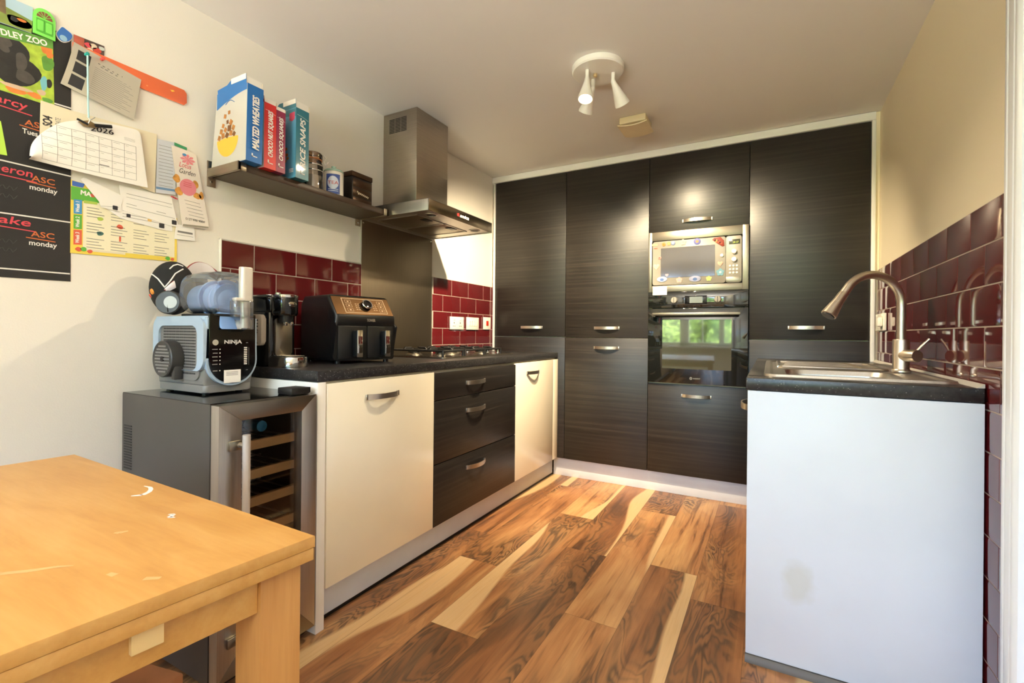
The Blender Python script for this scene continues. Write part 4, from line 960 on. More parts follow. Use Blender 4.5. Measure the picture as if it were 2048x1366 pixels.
UB = [(.145, -2.375, 1.182), (.135, -2.34, 1.22), (.112, -2.30, 1.255), (.079, -2.26, 1.286), (.052, -2.22, 1.302), (.038, -2.18, 1.299), (.041, -2.14, 1.273)]
LB = [(.152, -2.375, 1.172), (.135, -2.33, 1.197), (.099, -2.28, 1.228), (.074, -2.24, 1.25), (.052, -2.20, 1.259), (.042, -2.165, 1.264), (.033, -2.135, 1.263)]
def crv(P, s):
    f = s * (len(P) - 1); i = min(int(f), len(P) - 2); q = f - i
    g = lambda j: Vector(P[max(0, min(len(P) - 1, j))])
    a, b, c, d = g(i - 1), g(i), g(i + 1), g(i + 2)
    return .5 * ((2 * b) + (c - a) * q + (2 * a - 5 * b + 4 * c - d) * q * q + (3 * b - 3 * c + d - a) * q ** 3)
M_BRIM = plain('pale_brim_underside', (236, 232, 236), .75, var=.03)
mb = MB(); mb.grid(lambda s, q: crv(UB, s) * (1 - q) + crv(LB, s) * q + Vector((0, 0, .006 * math.sin(PI * q))), 30, 5, M_BRIM, .003); br = sub(t, 'brim', mb)
mb = MB(); mb.tube([crv(UB, k / 36) for k in range(37)], .0028, plain('dusky_red_binding', (150, 60, 62), .7), 8); sub(br, 'binding', mb)
mb = MB(); mb.grid(lambda s, q: crv(LB, s * .72) + Vector((.012 * q, .0, -.065 * q)) + Vector((.003, -.003, 0)), 24, 3, M_CAP, .003); sub(t, 'dark_inside', mb)  # black sheet standing in for the shaded inside of the cap
mb = MB(); mb.grid(lambda s, q: crv(UB, .62 + s * .26) * (.42 - .2 * q) + crv(LB, .62 + s * .26) * (.58 + .2 * q) + Vector((.004, -.006, 0)), 8, 1, plain('green_sticker', (66, 130, 76), .5), .001); sub(br, 'sticker', mb)

# ------------------------------------------------------------------ wall shelf and what stands on it
M_SHELF = plain('dark_stained_shelf', (64, 46, 34), .4, var=.15, vs=14)
M_SHELFU = plain('shelf_underside', (92, 82, 66), .5, var=.05)
M_BRACK = brushed('bracket_steel', (170, 158, 140), .35)
SZT = 1.6755
t = thing('wall_shelf', 'dark wooden wall shelf on two steel brackets, loaded with cereal boxes', 'shelf', (0, -1.78, 1.65))
mb = MB(); mb.box((.0015, -2.148, 1.648), (.2, -1.392, SZT), M_SHELF, .002); mb.box((.003, -2.146, 1.6472), (.197, -1.394, 1.6482), M_SHELFU); sub(t, 'board', mb)
for y0, y1 in ((-2.166, -2.134), (-1.412, -1.380)):
    mb = MB(); mb.box((.0012, y0, 1.612), (.006, y1, 1.712), M_BRACK, .001)
    mb.box((.006, y0 if y0 < -2 else y1 - .012, 1.6455), (.206, y0 + .012 if y0 < -2 else y1, 1.6785), M_BRACK, .001); mb.box((.201, y0, 1.6455), (.206, y1, 1.6785), M_BRACK, .001)
    bk = sub(t, 'bracket', mb)
    mb = MB(); mb.lathe([(.005, 0), (.004, .002), (0, .0025)], (.006, (y0 + y1) / 2, 1.63), (1, 0, 0), M_CHROME, 12); sub(bk, 'screw', mb)

def cereal(name_label, x0, x1, y0, y1, z1, spine, facecol, title, tsize, flap=.03, arcw=True, tilt=0, tcol=None):
    t = thing('cereal_box', name_label, 'cereal box', ((x0 + x1) / 2, (y0 + y1) / 2, SZT + .0003), 'cereal boxes on the wall shelf')
    ms = plain('card_%d_%d_%d' % spine, spine, .38, var=.03, coat=.15); mf = plain('card_%d_%d_%d' % facecol, facecol, .4, var=.03, coat=.15)
    mw = plain('white_card', (238, 232, 222), .6); mg = plain('raw_grey_card', (214, 200, 176), .7)
    zb = SZT + .0005; mb = MB()
    P = [(x0, zb), (x1, zb), (x1 + tilt * .2, z1), (x0 + tilt, z1)]
    mb.prism(P, 'y', y0, y1, ms); 
    mb.prism([(x0 + .001, zb + .001), (x1 - .0012, zb + .001), (x1 - .0012 + tilt * .2, z1 - .001), (x0 + .001 + tilt, z1 - .001)], 'y', y0 - .0006, y0 + .0003, mf)
    bx = sub(t, 'carton', mb)
    mb = MB(); th = .0012
    # open top flaps
    mb.box((x1 - .004, y0 + .001, z1 - .001), (x1 - .004 + th, y1 - .001, z1 + flap * .8), mw)
    mb.add([(x0 + tilt + .004, y0, z1 - .001), (x1, y0, z1 - .001), (x1, y0 - .002, z1 + flap), (x0 + tilt + (x1 - x0) * .45, y0 - .002, z1 + flap), (x0 + tilt + (x1 - x0) * .3, y0 - .001, z1 + flap * .55), (x0 + tilt + .004, y0 - .001, z1 + flap * .4)], [(0, 1, 2, 3, 4, 5)], ms)
    mb.add([(x1 - (x1 - x0) * .42, y0 - .0024, z1 + flap), (x1 - .001, y0 - .0024, z1 + flap), (x1 - .001, y0 - .0018, z1 + flap * .45), (x1 - (x1 - x0) * .42, y0 - .0018, z1 + flap * .45)], [(0, 1, 2, 3)], mw)
    mb.add([(x0 + tilt + .004, y1, z1 - .001), (x1, y1, z1 - .001), (x1, y1 + .001, z1 + flap * .7), (x0 + tilt + .004, y1 + .001, z1 + flap * .7)], [(0, 1, 2, 3)], mg)
    sub(t, 'top_flap', mb)
    mb = MB(); m_t = tcol or plain('white_lettering', (238, 236, 230), .5)
    yc = (y0 + y1) / 2; hgt = z1 - zb
    mb.text(title, (x1 + .0008 + tilt * .2, yc + tsize * .36, zb + .045), (0, 0, 1), (0, -1, 0), tsize, m_t, width=hgt * .70, shear=.28, bold=.026)
    mb.tube([(x1 + .0005, y0 + .004 + (y1 - y0 - .008) * k / 8, z1 - .028 - .010 * (k / 8) ** 2) for k in range(9)], .0005, m_t, 5)
    mb.box((x1 + .0003, yc - .010, zb + .020), (x1 + .0008, yc + .012, zb + .0235), m_t); mb.box((x1 + .0003, yc - .010, zb + .020), (x1 + .0008, yc - .005, zb + .034), m_t)
    sub(bx, 'title_lettering', mb)
    return t, bx, mf, ms
t, bx, mf, ms = cereal('largest cereal box, white front with a yellow bowl, blue spine reading MALTED WHEATIES', .022, .243, -2.160, -2.098, 1.958, (30, 108, 182), (196, 192, 186), 'MALTED WHEATIES', .036, .036, tilt=.035)
mb = MB(); yy = -2.1609
def onf(x, z, d=0): return (x, yy - d, z)
def decal(mb, pts, m, d=0): n = len(pts); mb.add([onf(x, z, d) for x, z in pts], [tuple(range(n))], m)
mblue = ms
pts = [(.058, 1.957), (.248, 1.957), (.2475, 1.935)] + [(.2475 - .19 * k / 10, 1.935 - .040 * (k / 10) ** 1.7) for k in range(1, 11)]
decal(mb, pts, mblue)
M_BOWL = plain('yellow_bowl_print', (238, 186, 62), .45); M_CER = plain('wheat_square_print', (176, 116, 56), .6, var=.3, vs=60); M_CERD = plain('dark_wheat_print', (120, 78, 40), .6)
bxc = .128; decal(mb, [(bxc - .068, 1.775)] + [(bxc - .068 * math.cos(PI * k / 16), 1.775 - .068 * math.sin(PI * k / 16)) for k in range(1, 16)] + [(bxc + .068, 1.775)] + [(bxc + .068 - .136 * k / 6, 1.775 + .004 * math.sin(PI * k / 6)) for k in range(1, 6)], M_BOWL, .0002)
for x, z, a, s in ((.075, 1.785, .3, .013), (.10, 1.79, .9, .014), (.125, 1.788, .2, .014), (.15, 1.792, .6, .014), (.17, 1.786, .1, .012), (.088, 1.808, .5, .013), (.115, 1.81, .1, .012), (.14, 1.812, .7, .016), (.165, 1.81, .3, .013), (.15, 1.832, .15, .014), (.128, 1.838, .9, .010), (.10, 1.828, .4, .011), (.112, 1.862, .5, .011), (.138, 1.872, .8, .010)):
    decal(mb, [(x + s * math.cos(a + k * PI / 2), z + s * math.sin(a + k * PI / 2)) for k in range(4)], M_CER if (x * 1000) % 3 < 2 else M_CERD, .0004)
mb.tube([onf(.115 + .055 * k / 8, 1.905 + .012 * math.sin(PI * k / 8), .0004) for k in range(9)], .0012, mblue, 5)
sub(bx, 'front_picture', mb)
cereal('red cereal box with white spine lettering CHOCO NUT SQUARES', .05, .2305, -2.081, -2.0315, 1.928, (212, 44, 44), (214, 206, 206), 'CHOCO NUT SQUARES', .027, .022)
cereal('magenta cereal box reading CHOCO SQUARES squeezed between the red and the teal box', .05, .2300, -2.0305, -1.9905, 1.918, (142, 40, 76), (142, 40, 76), 'CHOCO SQUARES', .023, .018)
t, bx, mf, ms = cereal('teal cereal box reading RICE SNAPS at the end of the cereal row', .045, .236, -1.947, -1.886, 1.962, (46, 116, 134), (86, 150, 186), 'RICE SNAPS', .034, .034)
mb = MB(); yy = -1.9478
decal(mb, [(.165, 1.958), (.235, 1.958), (.235, 1.925), (.165, 1.935)], ms, .0001)
decal(mb, [(.195, 1.943), (.228, 1.945), (.228, 1.915), (.212, 1.908), (.195, 1.915)], plain('pink_badge_print', (206, 60, 96), .5), .0003)
for x, z in ((.165, 1.78), (.175, 1.80), (.16, 1.765), (.18, 1.775), (.17, 1.75), (.185, 1.76)): decal(mb, [(x + .010 * math.cos(k * PI / 3), z + .007 * math.sin(k * PI / 3)) for k in range(6)], M_CER, .0003)
for z in (1.70, 1.706, 1.712): decal(mb, [(.195, z), (.222, z), (.222, z + .003), (.195, z + .003)], M_PAPER, .0003)
sub(bx, 'front_picture', mb)

# glass clip jar
JC = (.118, -1.772)
M_SUGAR = plain('white_sugar', (238, 230, 220), .8, bump=.1)
M_JAR = glass('jar_glass', (.93, .9, .86), .25)
t = thing('clip_jar', 'clip-top glass jar half full of white sugar beside the teal cereal box', 'jar', (JC[0], JC[1], SZT))
mb = MB(); mb.lathe([(.036, .0003), (.043, .006), (.043, .118), (.041, .128), (.037, .136), (.037, .142), (.034, .142), (.034, .135), (.040, .126), (.0405, .008), (.0, .004)], (*JC, SZT), (0, 0, 1), M_JAR, 36); sub(t, 'glass_body', mb)
mb = MB(); mb.lathe([(.0, .006), (.039, .0065), (.0402, .010), (.0402, .072), (.0, .075)], (*JC, SZT), (0, 0, 1), M_SUGAR, 32); sub(t, 'sugar', mb)
mb = MB(); mb.lathe([(.037, .1425), (.0405, .143), (.0405, .147), (.037, .1475), (.037, .1425)], (*JC, SZT), (0, 0, 1), plain('amber_rubber_seal', (190, 120, 70), .5), 36, True); sub(t, 'rubber_seal', mb)
mb = MB(); mb.lathe([(.040, .148), (.041, .152), (.041, .170), (.036, .176), (.0, .173)], (*JC, SZT), (0, 0, 1), glass('amber_glass_lid', (.86, .66, .46), .3), 36); sub(t, 'lid', mb)
mb = MB(); w = Vector((.43, .9, 0)).normalized(); c = Vector((*JC, SZT)) + w * .043
mb.tube([c + Vector((0, 0, .115)), c + w * .012 + Vector((0, 0, .125)), c + w * .004 + Vector((0, 0, .15)), c + w * .014 + Vector((0, 0, .165)), c + w * .004 + Vector((0, 0, .178))], .0016, M_CHROME, 8)
mb.tube([c + w * .012 + Vector((0, 0, .125)), c + w * .024 + Vector((0, 0, .15))], .0016, M_CHROME, 8)
mb.lathe([(.0442, .117), (.0442, .121), (.0425, .121), (.0425, .117)], (*JC, SZT), (0, 0, 1), M_CHROME, 36, True)
mb.lathe([(.0445, .092), (.0445, .095), (.0432, .095), (.0432, .092)], (*JC, SZT), (0, 0, 1), M_CHROME, 36, True)
sub(t, 'wire_clip', mb)
# tea caddy
TC = (.118, -1.655)
t = thing('tea_caddy', 'white tea caddy with blue label reading TEA and a mint green lid', 'caddy', (TC[0], TC[1], SZT))
mb = MB(); mb.lathe([(.0, .0003), (.042, .0004), (.045, .004), (.045, .118), (.043, .122), (.0, .122)], (*TC, SZT), (0, 0, 1), plain('white_ceramic', (236, 232, 222), .2, var=.02, coat=.4), 40); bd = sub(t, 'pot', mb)
mb = MB(); M_MINT = plain('mint_ceramic', (160, 196, 180), .25, coat=.3); mb.lathe([(.0455, .1225), (.0455, .127), (.040, .133), (.016, .139), (.0, .140)], (*TC, SZT), (0, 0, 1), M_MINT, 40); mb.lathe([(.006, .138), (.010, .146), (.011, .152), (.0, .156)], (*TC, SZT), (0, 0, 1), M_MINT, 20); sub(t, 'lid', mb)
ac = math.atan2(-1.36, 1.82)     # towards the room
def onpot(a, z, d=.0006): return (TC[0] + (.045 + d) * math.cos(ac + a), TC[1] + (.045 + d) * math.sin(ac + a), SZT + z)
mb = MB(); M_LB = plain('blue_label', (52, 78, 150), .4); M_LP = plain('pale_label_oval', (206, 214, 232), .4)
mb.grid(lambda s, q: onpot(-.84 + 1.42 * s, .014 + .092 * q), 18, 4, M_LB)
mb.grid(lambda s, q: onpot(-.13 + .56 * math.cos(2 * PI * s) * q, .066 + .030 * math.sin(2 * PI * s) * q, .0012), 28, 4, M_LP)
mb.text('TEA', (0, 0, 0), (1, 0, 0), (0, 0, 1), .030, plain('red_lettering', (190, 40, 46), .4), width=.046, bold=.03, warp=lambda x, y: onpot(-.13 + (x - .023) / .045, .058 + y * .72, .0018))
for z in (.026, .034): mb.grid(lambda s, q: onpot(-.62 + 1.0 * s, z + .003 * q, .0012), 10, 1, M_LP)
sub(bd, 'label', mb)
# brown tin
t = thing('storage_tin', 'square dark brown banded tin with white script at the end of the shelf', 'tin', (.09, -1.5, SZT))
M_TIN = plain('bronze_brown_tin', (70, 50, 34), .28, .55, var=.1); M_TIND = plain('dark_brown_tin', (22, 16, 12), .35, .2)
mb = MB(); mb.box((.022, -1.573, SZT + .0003), (.150, -1.440, SZT + .132), M_TIND, .004); tb = sub(t, 'body', mb)
mb = MB()
for z0, z1 in ((.004, .034), (.038, .079), (.083, .122)): mb.box((.149, -1.567, SZT + z0), (.1512, -1.445, SZT + z1), M_TIN, .001)
sub(tb, 'bands', mb)
mb = MB(); mb.box((.020, -1.575, SZT + .1325), (.152, -1.438, SZT + .158), M_TIN, .004); sub(t, 'lid', mb)
mb = MB(); P = [(.1518, -1.54 + .075 * k / 40, SZT + .058 - .010 * k / 40 + .006 * math.sin(k * 1.15) * (1.4 if k < 6 else .8)) for k in range(41)]; mb.tube(P, .0012, plain('cream_script', (222, 206, 180), .6), 6); sub(tb, 'script', mb)
# ------------------------------------------------------------------ things pinned to the wall (sheets lie in y,z on the wall x = 0)
def wp(mb, pts, x, m, th=.0007): mb.prism(pts, 'x', x, x + th, m)
def wline(mb, a, b, x, w, m):
    a, b = Vector((a[0], a[1])), Vector((b[0], b[1])); d = (b - a).normalized(); n = Vector((-d.y, d.x)) * w / 2
    wp(mb, [tuple(a - n), tuple(b - n), tuple(b + n), tuple(a + n)], x, m, .0004)
def wstroke(mb, pts, x, r, m): mb.tube([(x, y, z) for y, z in pts], r, m, 6)
def wtext(mb, s, y, z, size, x, m, width=None, shear=0, bold=0, rot=0):
    c, s_ = math.cos(rot), math.sin(rot); mb.text(s, (x, y, z), (0, c, s_), (0, -s_, c), size, m, width=width, shear=shear, bold=bold, depth=.0003)
M_CHALKB = plain('blackboard_foil', (36, 33, 32), .6, var=.15, vs=8)
M_CHW = plain('white_chalk', (226, 222, 216), .9); M_CHR = plain('red_chalk', (214, 76, 88), .9); M_CHO = plain('orange_chalk', (206, 110, 62), .9); M_CHG = plain('faint_grey_chalk', (74, 74, 72), .9)
t = thing('chalkboard_planner', 'black chalkboard family planner sheet with coloured handwriting on the wall', 'chalkboard', (0, -2.8, 1.2))
mb = MB(); wp(mb, [(-3.05, 1.19), (-2.573, 1.197), (-2.577, 1.965), (-3.05, 1.965)], .0006, M_CHALKB, .001); bd = sub(t, 'sheet', mb)
mb = MB(); x = .0018
for za, zb in ((1.742, 1.728), (1.528, 1.532), (1.383, 1.371), (1.221, 1.217)): wline(mb, (-3.04, zb), (-2.575, za), x, .004, M_CHW)
sub(bd, 'ruled_lines', mb)
for nm, yl, z, zl in (('Darcy', -2.700, 1.694, 1.686), ('Cameron', -2.688, 1.498, 1.490), ('Blake', -2.692, 1.351, 1.342)):
    mb = MB(); w = {'Darcy': .096, 'Cameron': .132, 'Blake': .104}[nm]; wtext(mb, nm, yl - w + .022, z, .031, x, M_CHR, width=w, shear=.12, bold=.012); wline(mb, (yl - w + .03, zl), (yl + .035, zl - .004), x, .0028, M_CHR); sub(bd, 'name_writing', mb)
for day, z in (('Tues', 1.624), ('monday', 1.463), ('monday', 1.297)):
    y = -2.672 if day != 'Tues' else -2.688
    mb = MB(); wtext(mb, 'ASC', y + .007, z + .026, .024, x, M_CHO, width=.052, bold=.01); wline(mb, (y - .004, z + .021), (y + .062, z + .018), x, .0026, M_CHO); wtext(mb, day, y + .002, z, .021, x, M_CHW, width=.033 if day == 'Tues' else .062, bold=.012); sub(bd, 'activity_writing', mb)
for z in (1.455, 1.43, 1.30, 1.275):
    mb = MB(); wstroke(mb, [(-2.745 + .05 * k / 12, z + .006 * math.sin(k * 1.7)) for k in range(13)], x, .0007, M_CHG); sub(bd, 'rubbed_out_writing', mb)
# zoo map leaflet
t = thing('zoo_leaflet', 'bright zoo map leaflet with a gorilla on it above the chalkboard writing', 'leaflet', (0, -2.68, 1.73))
G1 = plain('leaf_green_print', (96, 150, 62), .6, var=.2, vs=30); G2 = plain('lime_print', (170, 196, 66), .6, var=.25, vs=40); OR = plain('orange_animal_print', (226, 130, 60), .6, var=.2, vs=40); GK = plain('gorilla_black_print', (40, 38, 36), .6, var=.3, vs=30); BLU = plain('light_blue_print', (120, 186, 196), .6); TANP = plain('tan_print', (206, 178, 150), .6); GR = plain('gorilla_grey_print', (78, 73, 68), .6, var=.2, vs=40)
mb = MB(); x = .0019; wp(mb, [(-2.80, 1.7285), (-2.6155, 1.7285), (-2.6205, 1.932), (-2.80, 1.905)], x, G2)
wp(mb, [(-2.80, 1.865), (-2.6195, 1.905), (-2.6205, 1.932), (-2.80, 1.905)], x + .0004, G1)
def blob(mb, y, z, ry, rz, x, m, ph=0, wob=.12, n=22): wp(mb, [(y + ry * math.cos(a) * (1 + wob * math.sin(3 * a + ph)), z + rz * math.sin(a) * (1 + wob * math.sin(2 * a + ph))) for a in [2 * PI * k / n for k in range(n)]], x, m, .0004)
for y, z, ry, rz, m, dx in ((-2.715, 1.842, .048, .046, GK, 5), (-2.70, 1.80, .052, .045, GK, 5.5), (-2.735, 1.875, .025, .02, GR, 6), (-2.69, 1.83, .012, .03, GR, 6.5), (-2.725, 1.852, .012, .01, GR, 6.8), (-2.682, 1.79, .02, .02, GR, 6.2), (-2.70, 1.752, .035, .006, TANP, 6.4), (-2.635, 1.895, .013, .014, OR, 5), (-2.628, 1.883, .008, .012, OR, 5.4), (-2.632, 1.855, .014, .025, G1, 4.5), (-2.64, 1.79, .008, .022, BLU, 5), (-2.628, 1.795, .006, .015, GK, 5.6), (-2.70, 1.741, .022, .009, OR, 6), (-2.66, 1.745, .016, .008, OR, 6.1), (-2.632, 1.742, .012, .008, G1, 6), (-2.645, 1.76, .01, .008, TANP, 5.2)):
    blob(mb, y, z, ry, rz, x + dx * 1e-4, m, y * 100)
wtext(mb, 'DUDLEY ZOO', -2.762, 1.8815, .024, x + .0012, M_PAPER, width=.130, bold=.02, rot=.19); sub(t, 'sheet', mb)
# scenic photo print
mb = MB(); x = .0036; wp(mb, [(-2.80, 1.915), (-2.669, 1.925), (-2.666, 2.004), (-2.80, 2.0)], x, plain('sky_print', (176, 204, 220), .4, var=.1)); wp(mb, [(-2.80, 1.916), (-2.6688, 1.926), (-2.6675, 1.962), (-2.80, 1.985)], x + .0004, plain('meadow_print', (132, 150, 72), .4, var=.25, vs=30))
blob(mb, -2.696, 1.943, .026, .016, x + .0007, plain('grey_badger_print', (186, 180, 186), .5), 1); blob(mb, -2.706, 1.946, .008, .008, x + .001, GK, 2); blob(mb, -2.690, 1.951, .010, .004, x + .001, OR, 0); wp(mb, [(-2.80, 1.96), (-2.722, 1.95), (-2.724, 1.99), (-2.80, 2.0)], x + .0006, plain('stone_brown_print', (120, 100, 72), .5, var=.3, vs=30))
tagobj('photo_print', mb, 'photo print with blue sky and meadow overlapping the top of the zoo leaflet', 'photo', (0, -2.7, 1.92))
# green arched door magnet
t = thing('wall_magnet', 'bright green arched door shaped magnet at the top of the pinboard area', 'magnet', (0, -2.642, 1.93), 'wall magnets')
GM = plain('bright_green_rubber', (130, 226, 96), .4); GD = plain('deep_green_rubber', (88, 180, 60), .45)
arch_o = [(-2.6665, 1.929), (-2.6165, 1.929), (-2.6165, 1.985)] + [(-2.6415 + .025 * math.cos(a), 1.985 + .027 * math.sin(a)) for a in [PI * k / 12 for k in range(1, 12)]] + [(-2.6665, 1.985)]
mb = MB(); wp(mb, arch_o, .0045, GM, .004); bd = sub(t, 'base', mb)
mb = MB(); wp(mb, [(-2.660, 1.938), (-2.642, 1.938), (-2.642, 1.978), (-2.660, 1.978)], .0085, GD, .0012); wp(mb, [(-2.641, 1.938), (-2.623, 1.938), (-2.623, 1.978), (-2.641, 1.978)], .0085, GD, .0012)
for yc in (-2.651, -2.632): wp(mb, rrect(yc - .007, 1.943, yc + .007, 1.973, .003, 3), .0097, GM, .0008)
wp(mb, [(-2.6415 + .018 * math.cos(a), 1.983 + .019 * math.sin(a)) for a in [PI * k / 10 for k in range(11)]], .0085, plain('brown_red_fan', (140, 84, 62), .6), .001)
for k in range(1, 6): a = PI * k / 6; wline(mb, (-2.6415, 1.983), (-2.6415 + .018 * math.cos(a), 1.983 + .019 * math.sin(a)), .0096, .0012, GM)
sub(bd, 'door_relief', mb)
# plain blue magnet
mb = MB(); bp = lambda s: [(-2.594 + s * .017 * math.cos(a) * (1 + .2 * math.sin(2 * a)), 1.962 + s * .021 * math.sin(a) * (1 + .12 * math.cos(3 * a))) for a in [2 * PI * k / 30 for k in range(30)]]
wp(mb, bp(1.12), .0018, M_PAPER, .002); wp(mb, bp(1), .0036, plain('blue_magnet', (52, 112, 190), .3, coat=.3), .002); wp(mb, [(-2.597 + .009 * math.cos(a), 1.95 + .009 * math.sin(a)) for a in [2 * PI * k / 18 for k in range(18)]], .0054, plain('pale_blue_magnet', (150, 190, 216), .3), .001)
tagobj('wall_magnet', mb, 'plain blue rounded magnet with white edge next to the green door magnet', 'magnet', (.0018, -2.594, 1.945), 'wall magnets')
# red food card
mb = MB(); x = .0016; wp(mb, [(-2.571, 1.943), (-2.493, 1.932), (-2.493, 1.982), (-2.571, 1.978)], x, plain('dark_food_print', (84, 66, 58), .5, var=.4, vs=40)); wp(mb, [(-2.571, 1.950), (-2.545, 1.95), (-2.545, 1.978), (-2.571, 1.978)], x + .0004, plain('brick_red_print', (186, 92, 72), .5, var=.2, vs=30))
for y, z, r, m in ((-2.535, 1.963, .009, M_CHR), (-2.522, 1.966, .010, plain('cream_print', (226, 206, 180), .6)), (-2.512, 1.957, .011, plain('tomato_print', (206, 74, 60), .5)), (-2.500, 1.970, .008, plain('pale_sage_print', (196, 204, 196), .6)), (-2.53, 1.95, .008, plain('cream_print', (226, 206, 180), .6))): blob(mb, y, z, r, r * .8, x + .0008, m, y * 60)
tagobj('food_card', mb, 'small red and dark card with a food picture above the orange ruler', 'card', (0, -2.53, 1.935))
# orange ruler-like strip
M_ORG = plain('orange_plastic', (238, 116, 70), .35, var=.02)
t = thing('orange_strip', 'long flat orange plastic strip pinned flat against the wall', 'strip', (0, -2.4, 1.9))
mb = MB(); mb.prism([(-2.575, 1.951), (-2.50, 1.948), (-2.252, 1.9465), (-2.243, 1.936), (-2.242, 1.902), (-2.252, 1.890), (-2.391, 1.890), (-2.40, 1.899), (-2.42, 1.9005), (-2.575, 1.937)], 'x', .0036, .0064, M_ORG, .0008); st = sub(t, 'strip', mb)
mb = MB(); blob(mb, -2.292, 1.925, .006, .003, .0065, plain('yellow_sticker', (250, 190, 70), .5), 0, .4); blob(mb, -2.372, 1.907, .003, .002, .0065, plain('pale_orange_mark', (250, 160, 110), .5), 0); sub(st, 'marks', mb)
# laminated tan planner sheet (slightly lifted off the wall at its far end)
M_TANS = plain('grey_tan_laminate', (156, 142, 108), .35, var=.06, coat=.2); M_LAMW = plain('laminate_grey', (190, 182, 166), .3, var=.05, coat=.2)
A_, B_, C_, D_2 = (-2.573, 1.951), (-2.391, 1.918), (-2.414, 1.768), (-2.604, 1.806)
def lam(s, q, dx=0):
    y = (A_[0] * (1 - s) + B_[0] * s) * (1 - q) + (D_2[0] * (1 - s) + C_[0] * s) * q
    z = (A_[1] * (1 - s) + B_[1] * s) * (1 - q) + (D_2[1] * (1 - s) + C_[1] * s) * q
    return Vector((.0085 + .010 * math.sin(PI * q) * (1 - s) + .006 * s * q + dx, y, z))
t = thing('laminated_sheet', 'tan laminated printed sheet with three black squares pinned by the teal push pin', 'sheet', (0, -2.5, 1.77))
mb = MB(); mb.grid(lambda s, q: lam(s, q), 14, 12, M_LAMW, .001); sh = sub(t, 'sheet', mb)
mb = MB(); mb.grid(lambda s, q: lam(s * .30, q, .0006), 8, 10, M_TANS)
def lq(mb, s0, s1, q0, q1, m, dx=.001): mb.grid(lambda s, q: lam(s0 + (s1 - s0) * s, q0 + (q1 - q0) * q, dx), 4, 3, m)
for q0 in (.12, .41, .70): lq(mb, .075, .255, q0, q0 + .24, M_INKD, .0012)
for k in range(15): lq(mb, .33, .86 + .08 * math.sin(k * 2.1), .30 + k * .044, .308 + k * .044, M_INK, .001)
lq(mb, .36, .72, .16, .19, M_INKD, .001); lq(mb, .40, .66, .22, .24, M_INK, .001)
sub(sh, 'printing', mb)
def pin(label, y, z, rgb, x0):
    mb = MB(); m = plain('pin_%d_%d_%d' % rgb, rgb, .25, coat=.3); mb.lathe([(.0, -.008), (.0006, -.008), (.0006, 0), (.0045, 0), (.005, .002), (.003, .005), (.003, .010), (.0055, .013), (.005, .015), (0, .0155)], (x0, y, z), (1, 0, 0), m, 18)
    tagobj('push_pin', mb, label, 'push pin', (x0, y, z), 'push pins')
pin('teal push pin holding the laminated sheet and the pale blue cord', -2.546, 1.922, (40, 160, 150), .0168)
pin('red push pin at the top edge of the laminated sheet', -2.505, 1.9285, (226, 90, 80), .0150)
# cord, bulldog clip and the hanging calendar page
mb = MB(); mb.tube([(.028, -2.5455, 1.917), (.026, -2.5435, 1.84), (.024, -2.541, 1.75), (.026, -2.5405, 1.722)], .0026, plain('pale_blue_cord', (176, 214, 218), .6), 8); tagobj('hanging_cord', mb, 'pale blue cord running from the teal pin down to the bulldog clip', 'cord', (.026, -2.543, 1.722))
T_ = [(-2.6745, 1.556), (-2.672, 1.585), (-2.662, 1.612), (-2.640, 1.645), (-2.607, 1.680), (-2.571, 1.702), (-2.545, 1.712), (-2.50, 1.724), (-2.45, 1.732), (-2.41, 1.736), (-2.397, 1.728), (-2.392, 1.708)]
B2 = (-2.6745, 1.5485), (-2.376, 1.5435)
def cal(s, q, dx=0):
    a = crv([(0, y, z) for y, z in T_], s); b = Vector((0, B2[0][0] + (B2[1][0] - B2[0][0]) * s, B2[0][1] + (B2[1][1] - B2[0][1]) * s - .004 * math.sin(PI * s)))
    p = a * (1 - q) + b * q
    p.x = .016 + .016 * (1 - s) ** 1.5 * math.sin(PI * min(1, q * .9 + .1)) + .010 * q * s + .006 * math.sin(PI * s) * q + dx
    return p
t = thing('calendar_page', 'white calendar page headed 2026 hanging curled from the bulldog clip', 'calendar', (.016, -2.53, 1.55))
mb = MB(); mb.grid(cal, 36, 16, M_PAPER, .0008); pg = sub(t, 'page', mb)
mb = MB()
GY0, GY1 = -2.655, -2.415
def gridp(u, v): 
    # printed table: u across 0..1, v down 0..1 (straight on the page)
    y = GY0 + .005 + (GY1 - GY0) * u; z = 1.6935 - .0085 * (1 - u) - .128 * v - .001 * u
    s = min(1, max(0, (y - B2[0][0]) / (B2[1][0] - B2[0][0])))
    for _ in range(6):
        a = crv([(0, yy_, zz_) for yy_, zz_ in T_], s); b = Vector((0, B2[0][0] + (B2[1][0] - B2[0][0]) * s, B2[0][1]))
        q = min(1, max(0, (a.z - z) / max(.004, a.z - b.z))); yc = a.y * (1 - q) + b.y * q; s = min(1, max(0, s + (y - yc) / .3))
    p = cal(s, q, .0011); return p, (a.z >= z)
def gl(u0, v0, u1, v1, m=M_INK, r=.00045, n=14):
    run = []
    for k in range(n + 1):
        p, ok = gridp(u0 + (u1 - u0) * k / n, v0 + (v1 - v0) * k / n)
        if ok: run.append(p)
        else:
            if len(run) > 1: mb.tube(run, r, m, 4)
            run = []
    if len(run) > 1: mb.tube(run, r, m, 4)
for k in range(6): gl(0, .12 + .176 * k, 1, .12 + .176 * k)
for k in range(8): gl(k / 7, .12, k / 7, 1)
for r in range(5):
    for c in range(7): gl((c + .12) / 7, .16 + .176 * r, (c + .35 + .3 * ((r * 3 + c) % 2)) / 7, .16 + .176 * r, M_INK, .0004, 3)
gl(.57, .80, .68, .80, M_INKD, .0011, 3)
